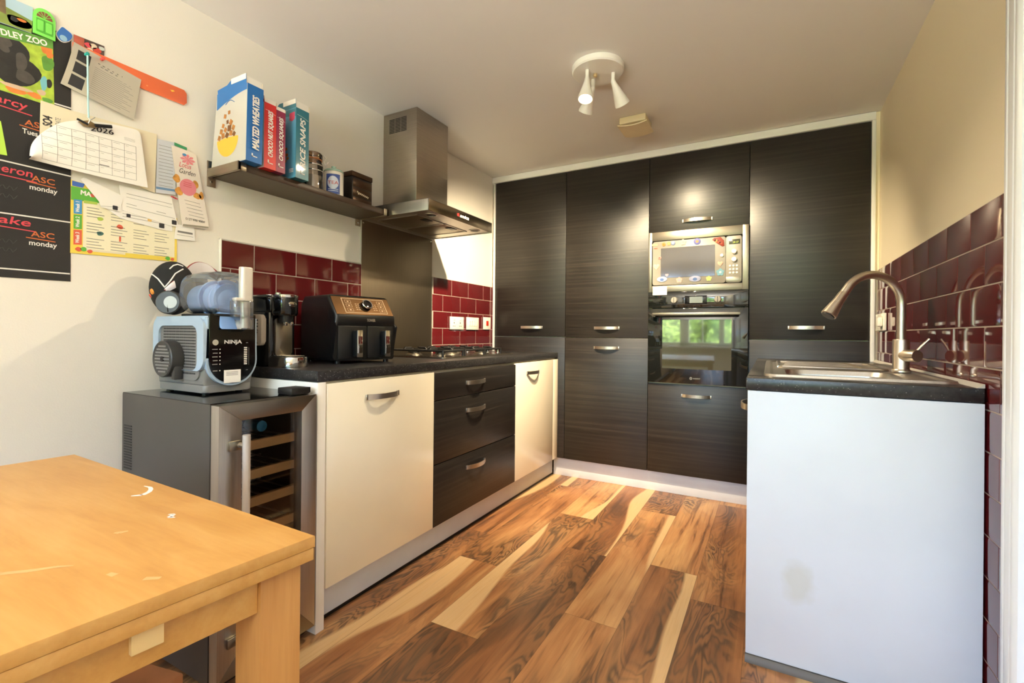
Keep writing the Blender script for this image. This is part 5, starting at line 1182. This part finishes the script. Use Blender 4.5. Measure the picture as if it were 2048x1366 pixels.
for k in range(3): gl(.86, .01 - .03 * k, .99, .01 - .03 * k, M_INK, .0003, 3)
for dx_ in (0, .0009): mb.text('2026', (0, 0, 0), (1, 0, 0), (0, 0, 1), .0235, M_INKD, width=.060, warp=lambda X, Y: Vector((.0245, -2.536 + dx_ + X, 1.6835 + Y + .14 * X)))
sub(pg, 'printed_month_grid', mb)
M_BRASS = plain('dull_brass', (150, 128, 92), .35, .8)
t = thing('bulldog_clip', 'black and brass bulldog clip gripping the top of the calendar page', 'clip', (.026, -2.53, 1.70))
mb = MB(); mb.prism([(-2.566, 1.700), (-2.552, 1.690), (-2.52, 1.6955), (-2.520, 1.704), (-2.541, 1.7125)], 'x', .0215, .034, M_BRASS, .002); sub(t, 'jaw', mb)
mb = MB(); mb.tube([(.036, -2.528, 1.700), (.038, -2.485, 1.712)], .0055, M_BLACK, 10); mb.tube([(.034, -2.572, 1.704), (.035, -2.545, 1.697)], .0035, M_BLACK, 8); sub(t, 'lever', mb)
mb = MB(); mb.tube([(.034, -2.545, 1.698), (.036, -2.541, 1.712), (.032, -2.548, 1.722)], .0018, M_CHROME, 8); mb.tube([(.034, -2.541, 1.710), (.036, -2.528, 1.726)], .0012, M_CHROME, 8); sub(t, 'spring', mb)
# papers behind the calendar
M_CREAMP = plain('cream_envelope_paper', (230, 218, 190), .75, var=.02)
mb = MB(); wp(mb, [(-2.650, 1.60), (-2.345, 1.536), (-2.340, 1.748), (-2.574, 1.7345), (-2.648, 1.735)], .0055, M_CREAMP); wtext(mb, 'SO4', -2.622, 1.663, .03, .0063, M_INKD, width=.03, bold=.02, rot=PI / 2); wtext(mb, 'DATE', -2.602, 1.675, .018, .0063, M_INK, width=.022, rot=PI / 2)
tagobj('envelope', mb, 'cream envelope mostly hidden behind the calendar page', 'envelope', (0, -2.5, 1.54))
# school menu
t = thing('school_menu', 'yellow and green bordered school dinner menu with Week tabs below the calendar', 'menu', (0, -2.42, 1.29))
mb = MB(); x = .0018; MY = plain('menu_yellow', (236, 208, 84), .55, var=.06); MW = plain('menu_cream', (238, 230, 200), .6, var=.02); MG = plain('menu_green', (96, 176, 66), .55); MB_ = plain('menu_blue', (72, 150, 206), .55); MR = plain('menu_red', (222, 98, 72), .55); MLG = plain('menu_lime', (176, 200, 84), .55)
wp(mb, [(-2.575, 1.287), (-2.270, 1.301), (-2.270, 1.462), (-2.40, 1.50), (-2.575, 1.518)], x, MY)
wp(mb, [(-2.544, 1.304), (-2.278, 1.316), (-2.278, 1.46), (-2.40, 1.49), (-2.544, 1.47)], x + .0004, MW)
wp(mb, [(-2.545, 1.299), (-2.43, 1.303), (-2.43, 1.309), (-2.545, 1.306)], x + .0006, M_CREAMP)
wp(mb, [(-2.5745, 1.455), (-2.500, 1.462), (-2.445, 1.478), (-2.50, 1.50), (-2.5745, 1.498)], x + .0007, MG); wp(mb, [(-2.572, 1.50), (-2.545, 1.50), (-2.54, 1.514), (-2.572, 1.516)], x + .0009, plain('menu_royal_blue', (70, 110, 190), .55)); wp(mb, [(-2.543, 1.452), (-2.508, 1.455), (-2.508, 1.463), (-2.543, 1.461)], x + .001, MLG)
wtext(mb, 'MA', -2.552, 1.478, .02, x + .0016, M_PAPER, width=.026, bold=.03, rot=-.05); blob(mb, -2.520, 1.482, .007, .006, x + .0013, MR, 0)
for w, z0, z1, m in (('Week 1', 1.413, 1.458, MB_), ('Week 2', 1.365, 1.410, MG), ('Week 3', 1.315, 1.362, MR)):
    wp(mb, [(-2.5675, z0), (-2.547, z0 + .002), (-2.547, z1 + .002), (-2.5675, z1)], x + .0008, m); wtext(mb, w, -2.5535, z0 + .006, .014, x + .0016, M_PAPER, width=.034, bold=.02, rot=PI / 2)
for r in range(3):
    for c in range(4):
        for k in range(4):
            y = -2.535 + c * .064; z = 1.44 - r * .05 - k * .0095 + c * .001; wp(mb, [(y, z), (y + .032 + .014 * ((k * 7 + c * 3 + r) % 3) / 2, z + .0005), (y + .032 + .014 * ((k * 7 + c * 3 + r) % 3) / 2, z + .0022), (y, z + .0017)], x + .0011, M_INK, .0004)
for y, z, r, m in ((-2.500, 1.41, .008, MLG), (-2.50, 1.362, .009, plain('menu_teal', (70, 110, 104), .5)), (-2.446, 1.395, .009, MR), (-2.555, 1.302, .008, MR), (-2.542, 1.304, .008, MG), (-2.526, 1.299, .007, MR), (-2.30, 1.309, .008, MG), (-2.285, 1.308, .006, MR)): blob(mb, y, z, r, r * .8, x + .0011, m, y * 50)
wp(mb, [(-2.448, 1.345), (-2.443, 1.345), (-2.443, 1.362), (-2.448, 1.362)], x + .0012, MR)
sub(t, 'sheet', mb)
def doc(name, label, cat, pts, x, mat, lines=(), marks=()):
    mb = MB(); wp(mb, pts, x, mat)
    for (y0, z0, y1, z1, w, m) in lines: wline(mb, (y0, z0), (y1, z1), x + .0007, w, m)
    for (y, z, r, m) in marks: wp(mb, rrect(y - r, z - r, y + r, z + r, r * .3, 3), x + .0008, m, .0004)
    return tagobj(name, mb, label, cat, (x, sum(p[0] for p in pts) / len(pts), min(p[1] for p in pts)))
doc('letter_sheet', 'white printed letter lying over the menu, the longer and lower of two', 'letter', [(-2.505, 1.46), (-2.295, 1.492), (-2.287, 1.410), (-2.33, 1.410), (-2.445, 1.424)], .0046, M_PAPER,
    [(-2.44, 1.452 - .01 * k, -2.30, 1.448 - .008 * k, .0012, M_INK) for k in range(3)], [(-2.322, 1.424, .0085, M_INKD), (-2.36, 1.437, .006, plain('amber_print', (226, 186, 110), .6)), (-2.423, 1.438, .006, M_INKD)])
doc('letter_sheet', 'white letter with a dark square code panel, pinned higher beside the blue document', 'letter', [(-2.452, 1.535), (-2.292, 1.534), (-2.268, 1.430), (-2.300, 1.430), (-2.44, 1.452)], .0062, M_PAPER,
    [(-2.43, 1.512, -2.29, 1.509, .0012, M_INK), (-2.43, 1.50, -2.29, 1.496, .0008, M_INK), (-2.43, 1.468, -2.28, 1.459, .001, M_INK), (-2.43, 1.478, -2.40, 1.476, .0012, M_INK), (-2.34, 1.472, -2.31, 1.470, .0012, M_INK)], [(-2.282, 1.444, .008, M_INKD)])
doc('letter_sheet', 'small folded white slip of the letters, hanging in front of the green menu heading', 'letter', [(-2.553, 1.524), (-2.545, 1.533), (-2.44, 1.50), (-2.448, 1.445), (-2.500, 1.448), (-2.506, 1.466)], .0078, M_PAPER, [(-2.50, 1.452, -2.452, 1.459, .0008, M_INK)], [(-2.462, 1.455, .007, M_INKD)])
doc('document', 'pale blue printed document strip between the calendar and the pink flyer', 'document', [(-2.343, 1.538), (-2.278, 1.546), (-2.283, 1.738), (-2.339, 1.732)], .0070, plain('pale_blue_paper', (204, 208, 216), .7),
    [(-2.334, 1.712 - .012 * k, -2.288, 1.715 - .012 * k, .0011, M_INK) for k in range(13)] + [(-2.342, 1.556, -2.279, 1.562, .008, plain('steel_blue_print', (110, 144, 184), .6))], [])
mb = MB(); x = .010; wp(mb, [(-2.296, 1.724), (-2.2115, 1.721), (-2.159, 1.444), (-2.257, 1.434)], x, plain('flyer_white', (232, 222, 212), .5, var=.02)); PKF = plain('flyer_pink', (232, 140, 150), .5, var=.05); FD = plain('flyer_food', (214, 150, 70), .5, var=.3, vs=60)
wp(mb, [(-2.286, 1.727), (-2.243, 1.722), (-2.243, 1.733), (-2.286, 1.738)], x + .0006, plain('flyer_green', (60, 150, 100), .5))
for k in range(8): a = k * PI / 4; wp(mb, [(-2.240, 1.688), (-2.240 + .020 * math.cos(a - .3), 1.688 + .016 * math.sin(a - .3)), (-2.240 + .027 * math.cos(a), 1.688 + .02 * math.sin(a)), (-2.240 + .020 * math.cos(a + .3), 1.688 + .016 * math.sin(a + .3))], x + .0008 + k * 5e-5, PKF)
blob(mb, -2.252, 1.703, .007, .005, x + .0014, MB_, 0)
wtext(mb, 'Lotus', -2.271, 1.655, .026, x + .0009, M_CHR, width=.042, shear=.3); wtext(mb, 'Garden', -2.271, 1.632, .026, x + .0009, M_INKD, width=.056, shear=.3)
for y, z, ry, rz in ((-2.277, 1.608, .012, .014), (-2.212, 1.603, .010, .016), (-2.268, 1.563, .014, .014), (-2.205, 1.561, .014, .012), (-2.19, 1.566, .008, .014)): blob(mb, y, z, ry, rz, x + .0008, FD, y * 70)
blob(mb, -2.238, 1.585, .029, .031, x + .0012, PKF, 0, .0)
for k in range(3): wline(mb, (-2.254, 1.602 - .007 * k), (-2.226, 1.601 - .007 * k), x + .0017, .0015, M_CHR)
for k in range(6): wline(mb, (-2.25 + .004 * k, 1.535 - .013 * k), (-2.195 + .004 * k, 1.533 - .013 * k), x + .0008, .0013, M_INK)
wtext(mb, '0121 446 4004', -2.246, 1.462, .013, x + .001, M_INKD, width=.068); wp(mb, [(-2.255, 1.436), (-2.162, 1.446), (-2.163, 1.452), (-2.254, 1.444)], x + .0008, plain('flyer_grey', (150, 142, 126), .6))
tagobj('takeaway_flyer', mb, 'tall takeaway flyer with pink lotus flower and pink oval, hung beside the shelf bracket', 'flyer', (x, -2.23, 1.434))
doc('receipt', 'small white receipt poking out beneath the takeaway flyer', 'receipt', [(-2.281, 1.384), (-2.208, 1.388), (-2.213, 1.44), (-2.276, 1.44)], .0052, M_PAPER, [(-2.27, 1.414, -2.218, 1.414, .007, M_INK), (-2.272, 1.402, -2.216, 1.402, .0012, M_INK)], [])
mb = MB(); wp(mb, [(-2.79, 1.54), (-2.717, 1.546), (-2.7225, 1.585), (-2.7305, 1.64), (-2.79, 1.64)], .0026, plain('lime_sticky_note', (186, 224, 84), .7)); tagobj('sticky_note', mb, 'lime green sticky note on the chalkboard planner', 'note', (.0026, -2.75, 1.54))
mb = MB()
for k in range(3): blob(mb, -2.29 + k * .006, 1.5365 - k * .002, .006, .0025, .0095, M_CHR, k)
tagobj('red_tab', mb, 'tiny red tab at the foot of the pale blue document', 'tab', (.0095, -2.285, 1.534))
# ------------------------------------------------------------------ dining table
TZ = .755
t = thing('dining_table', 'oak dining table with a doubled top and square legs, white paint marks on it', 'table', (.95, -3.45, 0))
LEN = 1.42
A0, B0 = Vector((1.373, -2.757)), Vector((.520, -2.735)); dA = Vector((-.104, -.9946))
C0, D0_ = A0 + dA * LEN, B0 + dA * LEN
def quad(off):   # inset the outline
    c = (A0 + B0 + C0 + D0_) / 4; ux = (A0 - B0).normalized(); uy = -dA
    return [tuple(p + ux * sx_ * off + uy * sy_ * off) for p, sx_, sy_ in ((A0, -1, -1), (B0, 1, -1), (D0_, 1, 1), (C0, -1, 1))]
mb = MB(); mb.prism(quad(0), 'z', TZ - .0165, TZ, M_OAK, .0012); tp = sub(t, 'tabletop', mb)
M_PAINT = plain('white_paint_mark', (226, 214, 206), .7)
mb = MB()
def smear(P, r):
    for a, b, ra, rb in zip(P, P[1:], r, r[1:]):
        a, b = Vector((*a, TZ + .0002)), Vector((*b, TZ + .0002)); n = Vector((-(b - a).y, (b - a).x, 0)).normalized(); mb.add([a - n * ra, b - n * rb, b + n * rb, a + n * ra], [(0, 1, 2, 3)], M_PAINT)
smear([(.960, -2.807), (.971, -2.795), (.963, -2.781), (.950, -2.772), (.936, -2.767), (.918, -2.769)], [.002, .005, .004, .0035, .003, .001]); sub(tp, 'paint_mark', mb); mb = MB()
smear([(1.108, -2.819), (1.116, -2.814), (1.122, -2.824), (1.131, -2.820)], [.001, .003, .004, .001]); sub(tp, 'paint_mark', mb)
mb = MB()
M_OLD = plain('faint_worn_mark', (204, 160, 102), .6)
def smear2(P, r): 
    global M_PAINT; k = M_PAINT; M_PAINT = M_OLD; smear(P, r); M_PAINT = k
smear2([(1.10, -3.03), (1.141, -3.013), (1.162, -2.993), (1.175, -2.975), (1.19, -2.962)], [.002, .004, .004, .003, .001]); smear2([(1.118, -2.893), (1.124, -2.888), (1.128, -2.880)], [.002, .005, .002]); smear2([(1.25, -2.95), (1.262, -2.948)], [.003, .004]); smear2([(1.30, -2.935), (1.315, -2.925)], [.004, .003]); sub(tp, 'worn_marks', mb)
mb = MB(); mb.prism(quad(.0012), 'z', TZ - .0345, TZ - .0168, M_OAK, .0012); sub(t, 'lower_leaf', mb)
ux = (A0 - B0).normalized(); uy = -dA
def at(p, a, b): return p - ux * a - uy * b if True else None
LG = .056
for p, sa, sb in ((A0, 1, 1), (B0, -1, 1), (C0, 1, -1), (D0_, -1, -1)):
    o = p - ux * sa * .013 - uy * sb * .013
    q = [o, o - ux * sa * LG, o - ux * sa * LG - uy * sb * LG, o - uy * sb * LG]
    mb = MB(); mb.prism([tuple(v) for v in q], 'z', .0004, TZ - .035, M_OAKL, .002); sub(t, 'leg', mb)
def apron(p, q_, along, inn):
    a = p + along * (LG + .0135) + inn * .019; b = q_ - along * (LG + .0135) + inn * .019
    mb = MB(); mb.prism([tuple(a), tuple(b), tuple(b + inn * .02), tuple(a + inn * .02)], 'z', TZ - .083, TZ - .0352, M_OAK, .0012); return sub(t, 'apron', mb)
ap = apron(A0, C0, dA, -ux); apron(B0, D0_, dA, ux); apron(B0, A0, ux, dA); apron(D0_, C0, ux, -dA)
pg0 = A0 + dA * .178 - ux * .0185; pg1 = A0 + dA * .208 - ux * .0185
mb = MB(); mb.prism([tuple(pg0), tuple(pg1), tuple(pg1 + ux * .006), tuple(pg0 + ux * .006)], 'z', TZ - .062, TZ - .0354, plain('pale_birch_runner', (226, 196, 140), .5), .001); sub(t, 'leaf_runner', mb)

# stool pushed under the table
M_WALN = plain('mid_brown_wood', (150, 98, 60), .45, var=.15, vs=20)
t = thing('dining_stool', 'brown wooden stool pushed under the oak table', 'stool', (.85, -2.96, 0))
mb = MB(); mb.prism([(1.046, -2.764), (1.12, -3.10), (.76, -3.16), (.69, -2.84)], 'z', .428, .45, M_WALN, .004); sub(t, 'seat', mb)
for x, y in ((1.02, -2.80), (1.075, -3.08), (.79, -3.12), (.73, -2.86)):
    mb = MB(); mb.box((x - .018, y - .018, .0004), (x + .018, y + .018, .4275), M_WALN, .003); sub(t, 'leg', mb)
mb = MB(); mb.tube([(1.02, -2.80, .16), (1.075, -3.08, .16)], .011, M_WALN, 10); mb.tube([(.73, -2.86, .16), (.79, -3.12, .16)], .011, M_WALN, 10); mb.tube([(1.048, -2.94, .16), (.76, -2.99, .16)], .010, M_WALN, 10); sub(t, 'stretcher', mb)

# ------------------------------------------------------------------ ceiling light and vent
M_LAMP = plain('white_lamp_enamel', (236, 232, 222), .3, var=.02)
def emis(name, rgb, s):
    k = N(name); e = k.n('ShaderNodeEmission'); e.inputs[0].default_value = (*srgb(*rgb), 1); e.inputs[1].default_value = s; k.link(e.outputs[0], k.out.inputs[0]); return k.m
M_BULB = emis('lit_bulb', (255, 226, 176), 14)
PC = Vector((1.233, -1.118, H))
t = thing('ceiling_spotlight', 'white round ceiling light with three cone spot heads', 'ceiling light', PC)
mb = MB(); mb.lathe([(.118, .0006), (.118, .022), (.113, .028), (.0, .029)], PC, (0, 0, -1), M_LAMP, 48); sub(t, 'ceiling_plate', mb)
mb = MB(); mb.lathe([(.008, .028), (.010, .034), (.008, .042), (0, .045)], PC + Vector((-.012, .0, 0)), (0, 0, -1), plain('brass_finial', (214, 190, 140), .3, .6), 18); sub(t, 'finial', mb)
HEADS = [(Vector((1.199, -1.165, 0)), Vector((.02, -.26, -.97)), True), (Vector((1.296, -1.088, 0)), Vector((.22, .64, -.74)), False), (Vector((1.196, -1.075, 0)), Vector((-.46, .42, -.70)), False)]
SPOTS = []
for p, d, lit in HEADS:
    d = d.normalized(); p0 = Vector((p.x, p.y, H - .028)); pv = p0 + Vector((0, 0, -.038))
    mb = MB(); mb.cyl(p0, pv, .0085, M_LAMP, seg=18); mb.ell(pv, (.0095,) * 3, M_LAMP, 16, 10); ar = sub(t, 'arm', mb)
    mb = MB(); mb.lathe([(.006, -.006), (.0105, .0), (.013, .018), (.034, .105), (.0345, .112), (.031, .112), (.0305, .105), (.010, .024), (0, .022)], pv, d, M_LAMP, 32); hd = sub(t, 'spot_head', mb)
    mb = MB(); mb.lathe([(0, .066), (.012, .066), (.024, .094), (.026, .099), (.024, .1005), (0, .101)], pv, d, M_BULB, 24); sub(hd, 'bulb', mb)
    SPOTS.append((pv + d * .104, d))
t = thing('extractor_vent', 'square cream extractor vent on the ceiling near the tall cabinets', 'vent', (1.25, -.49, H))
M_VENT = plain('yellowed_plastic', (230, 214, 178), .4)
mb = MB(); mb.box((1.176, -.570, H - .040), (1.325, -.418, H - .0006), M_VENT, .006); sub(t, 'base', mb)
mb = MB(); mb.grid(lambda s, q: (1.168 + .167 * s, -.580 + .17 * q, H - .050 - .012 * (1 - (2 * s - 1) ** 2)), 12, 4, M_VENT, -.006); mb.box((1.235, -.51, H - .058), (1.265, -.48, H - .039), M_VENT); sub(t, 'cover', mb)

# unseen floor lamp, added behind the camera as a body for the ceiling fill
t = thing('added_floor_lamp', 'unseen white floor lamp added behind the camera to brighten the ceiling', 'floor lamp', (1.65, -4.3, 0))
mb = MB(); mb.lathe([(.14, .0005), (.14, .018), (.03, .03), (0, .03)], (1.65, -4.3, 0), (0, 0, 1), M_LAMP, 36); sub(t, 'base', mb)
mb = MB(); mb.cyl((1.65, -4.3, .028), (1.65, -4.3, 1.17), .011, M_LAMP); sub(t, 'pole', mb)
mb = MB(); mb.lathe([(.0, 1.165), (.05, 1.17), (.14, 1.23), (.17, 1.275), (.166, 1.277), (.135, 1.235), (.045, 1.177), (.0, 1.174)], (1.65, -4.3, 0), (0, 0, 1), M_LAMP, 40); sub(t, 'lamp_shade', mb)

# ------------------------------------------------------------------ outside the window
M_LEAF = N('hedge_leaves'); v_ = M_LEAF.coords(); M_LEAF.bsdf(M_LEAF.ramp(M_LEAF.noise(v_, 9, 4, .7), [(.36, srgb(14, 24, 10)), (.5, srgb(62, 92, 34)), (.66, srgb(150, 178, 84))]), .6)
mb = MB(); rr = random.Random(3)
for k in range(150):
    x = rr.uniform(-6, 8); y = rr.uniform(-13.5, -11.5); z = rr.uniform(.2, 2.3); r = rr.uniform(.3, .75)
    bm = bmesh.new(); bmesh.ops.create_icosphere(bm, subdivisions=2, radius=r)
    for v in bm.verts: v.co *= 1 + rr.uniform(-.22, .22)
    mb.bm(bm, M_LEAF.m, Matrix.Translation((x, y, z)))
o = obj('hedge', mb, smooth=False); tag(o, 'leafy green hedge along the end of the garden', 'hedge'); o['kind'] = 'stuff'

# ------------------------------------------------------------------ light
def area_portal(loc, rot, sx, sy):
    l = bpy.data.lights.new('portal', 'AREA'); l.shape = 'RECTANGLE'; l.size = sx; l.size_y = sy; l.cycles.is_portal = True
    o = bpy.data.objects.new('daylight_portal', l); o.location = loc; o.rotation_euler = rot; link(o)
area_portal(((W0 + W1) / 2, YF - .14, (WZ0 + WZ1) / 2), (math.radians(90), 0, 0), W1 - W0, WZ1 - WZ0)      # faces +y
wd = bpy.data.worlds.new('sky'); S.world = wd; wd.use_nodes = True
wt = wd.node_tree; bg = wt.nodes['Background']; bg.inputs[1].default_value = 1
tc = wt.nodes.new('ShaderNodeTexCoord'); sx = wt.nodes.new('ShaderNodeSeparateXYZ'); cr = wt.nodes.new('ShaderNodeValToRGB'); ma = wt.nodes.new('ShaderNodeMath'); ma.operation = 'MULTIPLY_ADD'; ma.inputs[1].default_value = .5; ma.inputs[2].default_value = .5
wt.links.new(tc.outputs['Generated'], sx.inputs[0]); wt.links.new(sx.outputs[2], ma.inputs[0]); wt.links.new(ma.outputs[0], cr.inputs[0]); wt.links.new(cr.outputs[0], bg.inputs[0])
cr.color_ramp.elements[0].position = .485; cr.color_ramp.elements[1].position = .505      # added glow below the horizon to lift the ceiling, blue sky above
cr.color_ramp.elements[0].color = (*[c * GROUND_FILL_STR for c in GROUND_FILL_COL], 1); cr.color_ramp.elements[1].color = (*[c * WORLD_STR for c in WORLD_COL], 1)
def lamp(name, typ, loc, energy, col, **kw):
    l = bpy.data.lights.new(name, typ); l.energy = energy; l.color = col
    for k, v in kw.items(): setattr(l, k, v)
    o = bpy.data.objects.new(name, l); o.location = loc; link(o); return o
su = lamp('sun', 'SUN', (0, 0, 10), SUN, (1, .95, .86), angle=.02); su.rotation_euler = Vector((-.5, -.35, -.8)).to_track_quat('-Z', 'Y').to_euler()
WARM = (1, .82, .54)
for (p, d), e, SPOT_ANG in zip(SPOTS, SPOT_E, SPOT_ANGS):
    o = lamp('spot_beam', 'SPOT', p + d * .004, e, WARM, spot_size=math.radians(SPOT_ANG), spot_blend=.7, shadow_soft_size=.02)
    o.rotation_euler = d.to_track_quat('-Z', 'Y').to_euler()
o = lamp('ceiling_fill_spot', 'SPOT', (1.65, -4.3, 1.30), CEIL_FILL_E, (1, .96, .86), spot_size=math.radians(136), spot_blend=.4, shadow_soft_size=.12); o.rotation_euler = (math.radians(180), 0, 0)  # added upward spot that brightens the ceiling from out of view

# ------------------------------------------------------------------ camera
cd = bpy.data.cameras.new('camera'); cam = bpy.data.objects.new('camera', cd); link(cam)
yaw, roll = .49952, .00931
fw = Vector((-math.sin(yaw), math.cos(yaw), 0)); rt0 = Vector((math.cos(yaw), math.sin(yaw), 0)); up0 = Vector((0, 0, 1))
rt = rt0 * math.cos(roll) + up0 * math.sin(roll); up = up0 * math.cos(roll) - rt0 * math.sin(roll)
cam.matrix_world = Matrix(((rt.x, up.x, -fw.x, 1.94035), (rt.y, up.y, -fw.y, -3.21634), (rt.z, up.z, -fw.z, 1.04545), (0, 0, 0, 1)))
cd.sensor_width = 36; cd.lens = 946.911 / 2048 * 36; cd.shift_x = 0; cd.shift_y = -(683 - 667.4) / 2048; cd.clip_start = .02
S.camera = cam
S.view_settings.view_transform = 'Standard'; S.view_settings.look = 'None'; S.view_settings.exposure = EXPOSURE; S.view_settings.gamma = 1; S.view_settings.use_curve_mapping = False
S.cycles.use_denoising = True
S.cycles.max_bounces = 10; S.cycles.diffuse_bounces = 6; S.cycles.transparent_max_bounces = 16; S.cycles.sample_clamp_indirect = 20
S.cycles.caustics_reflective = False; S.cycles.caustics_refractive = False
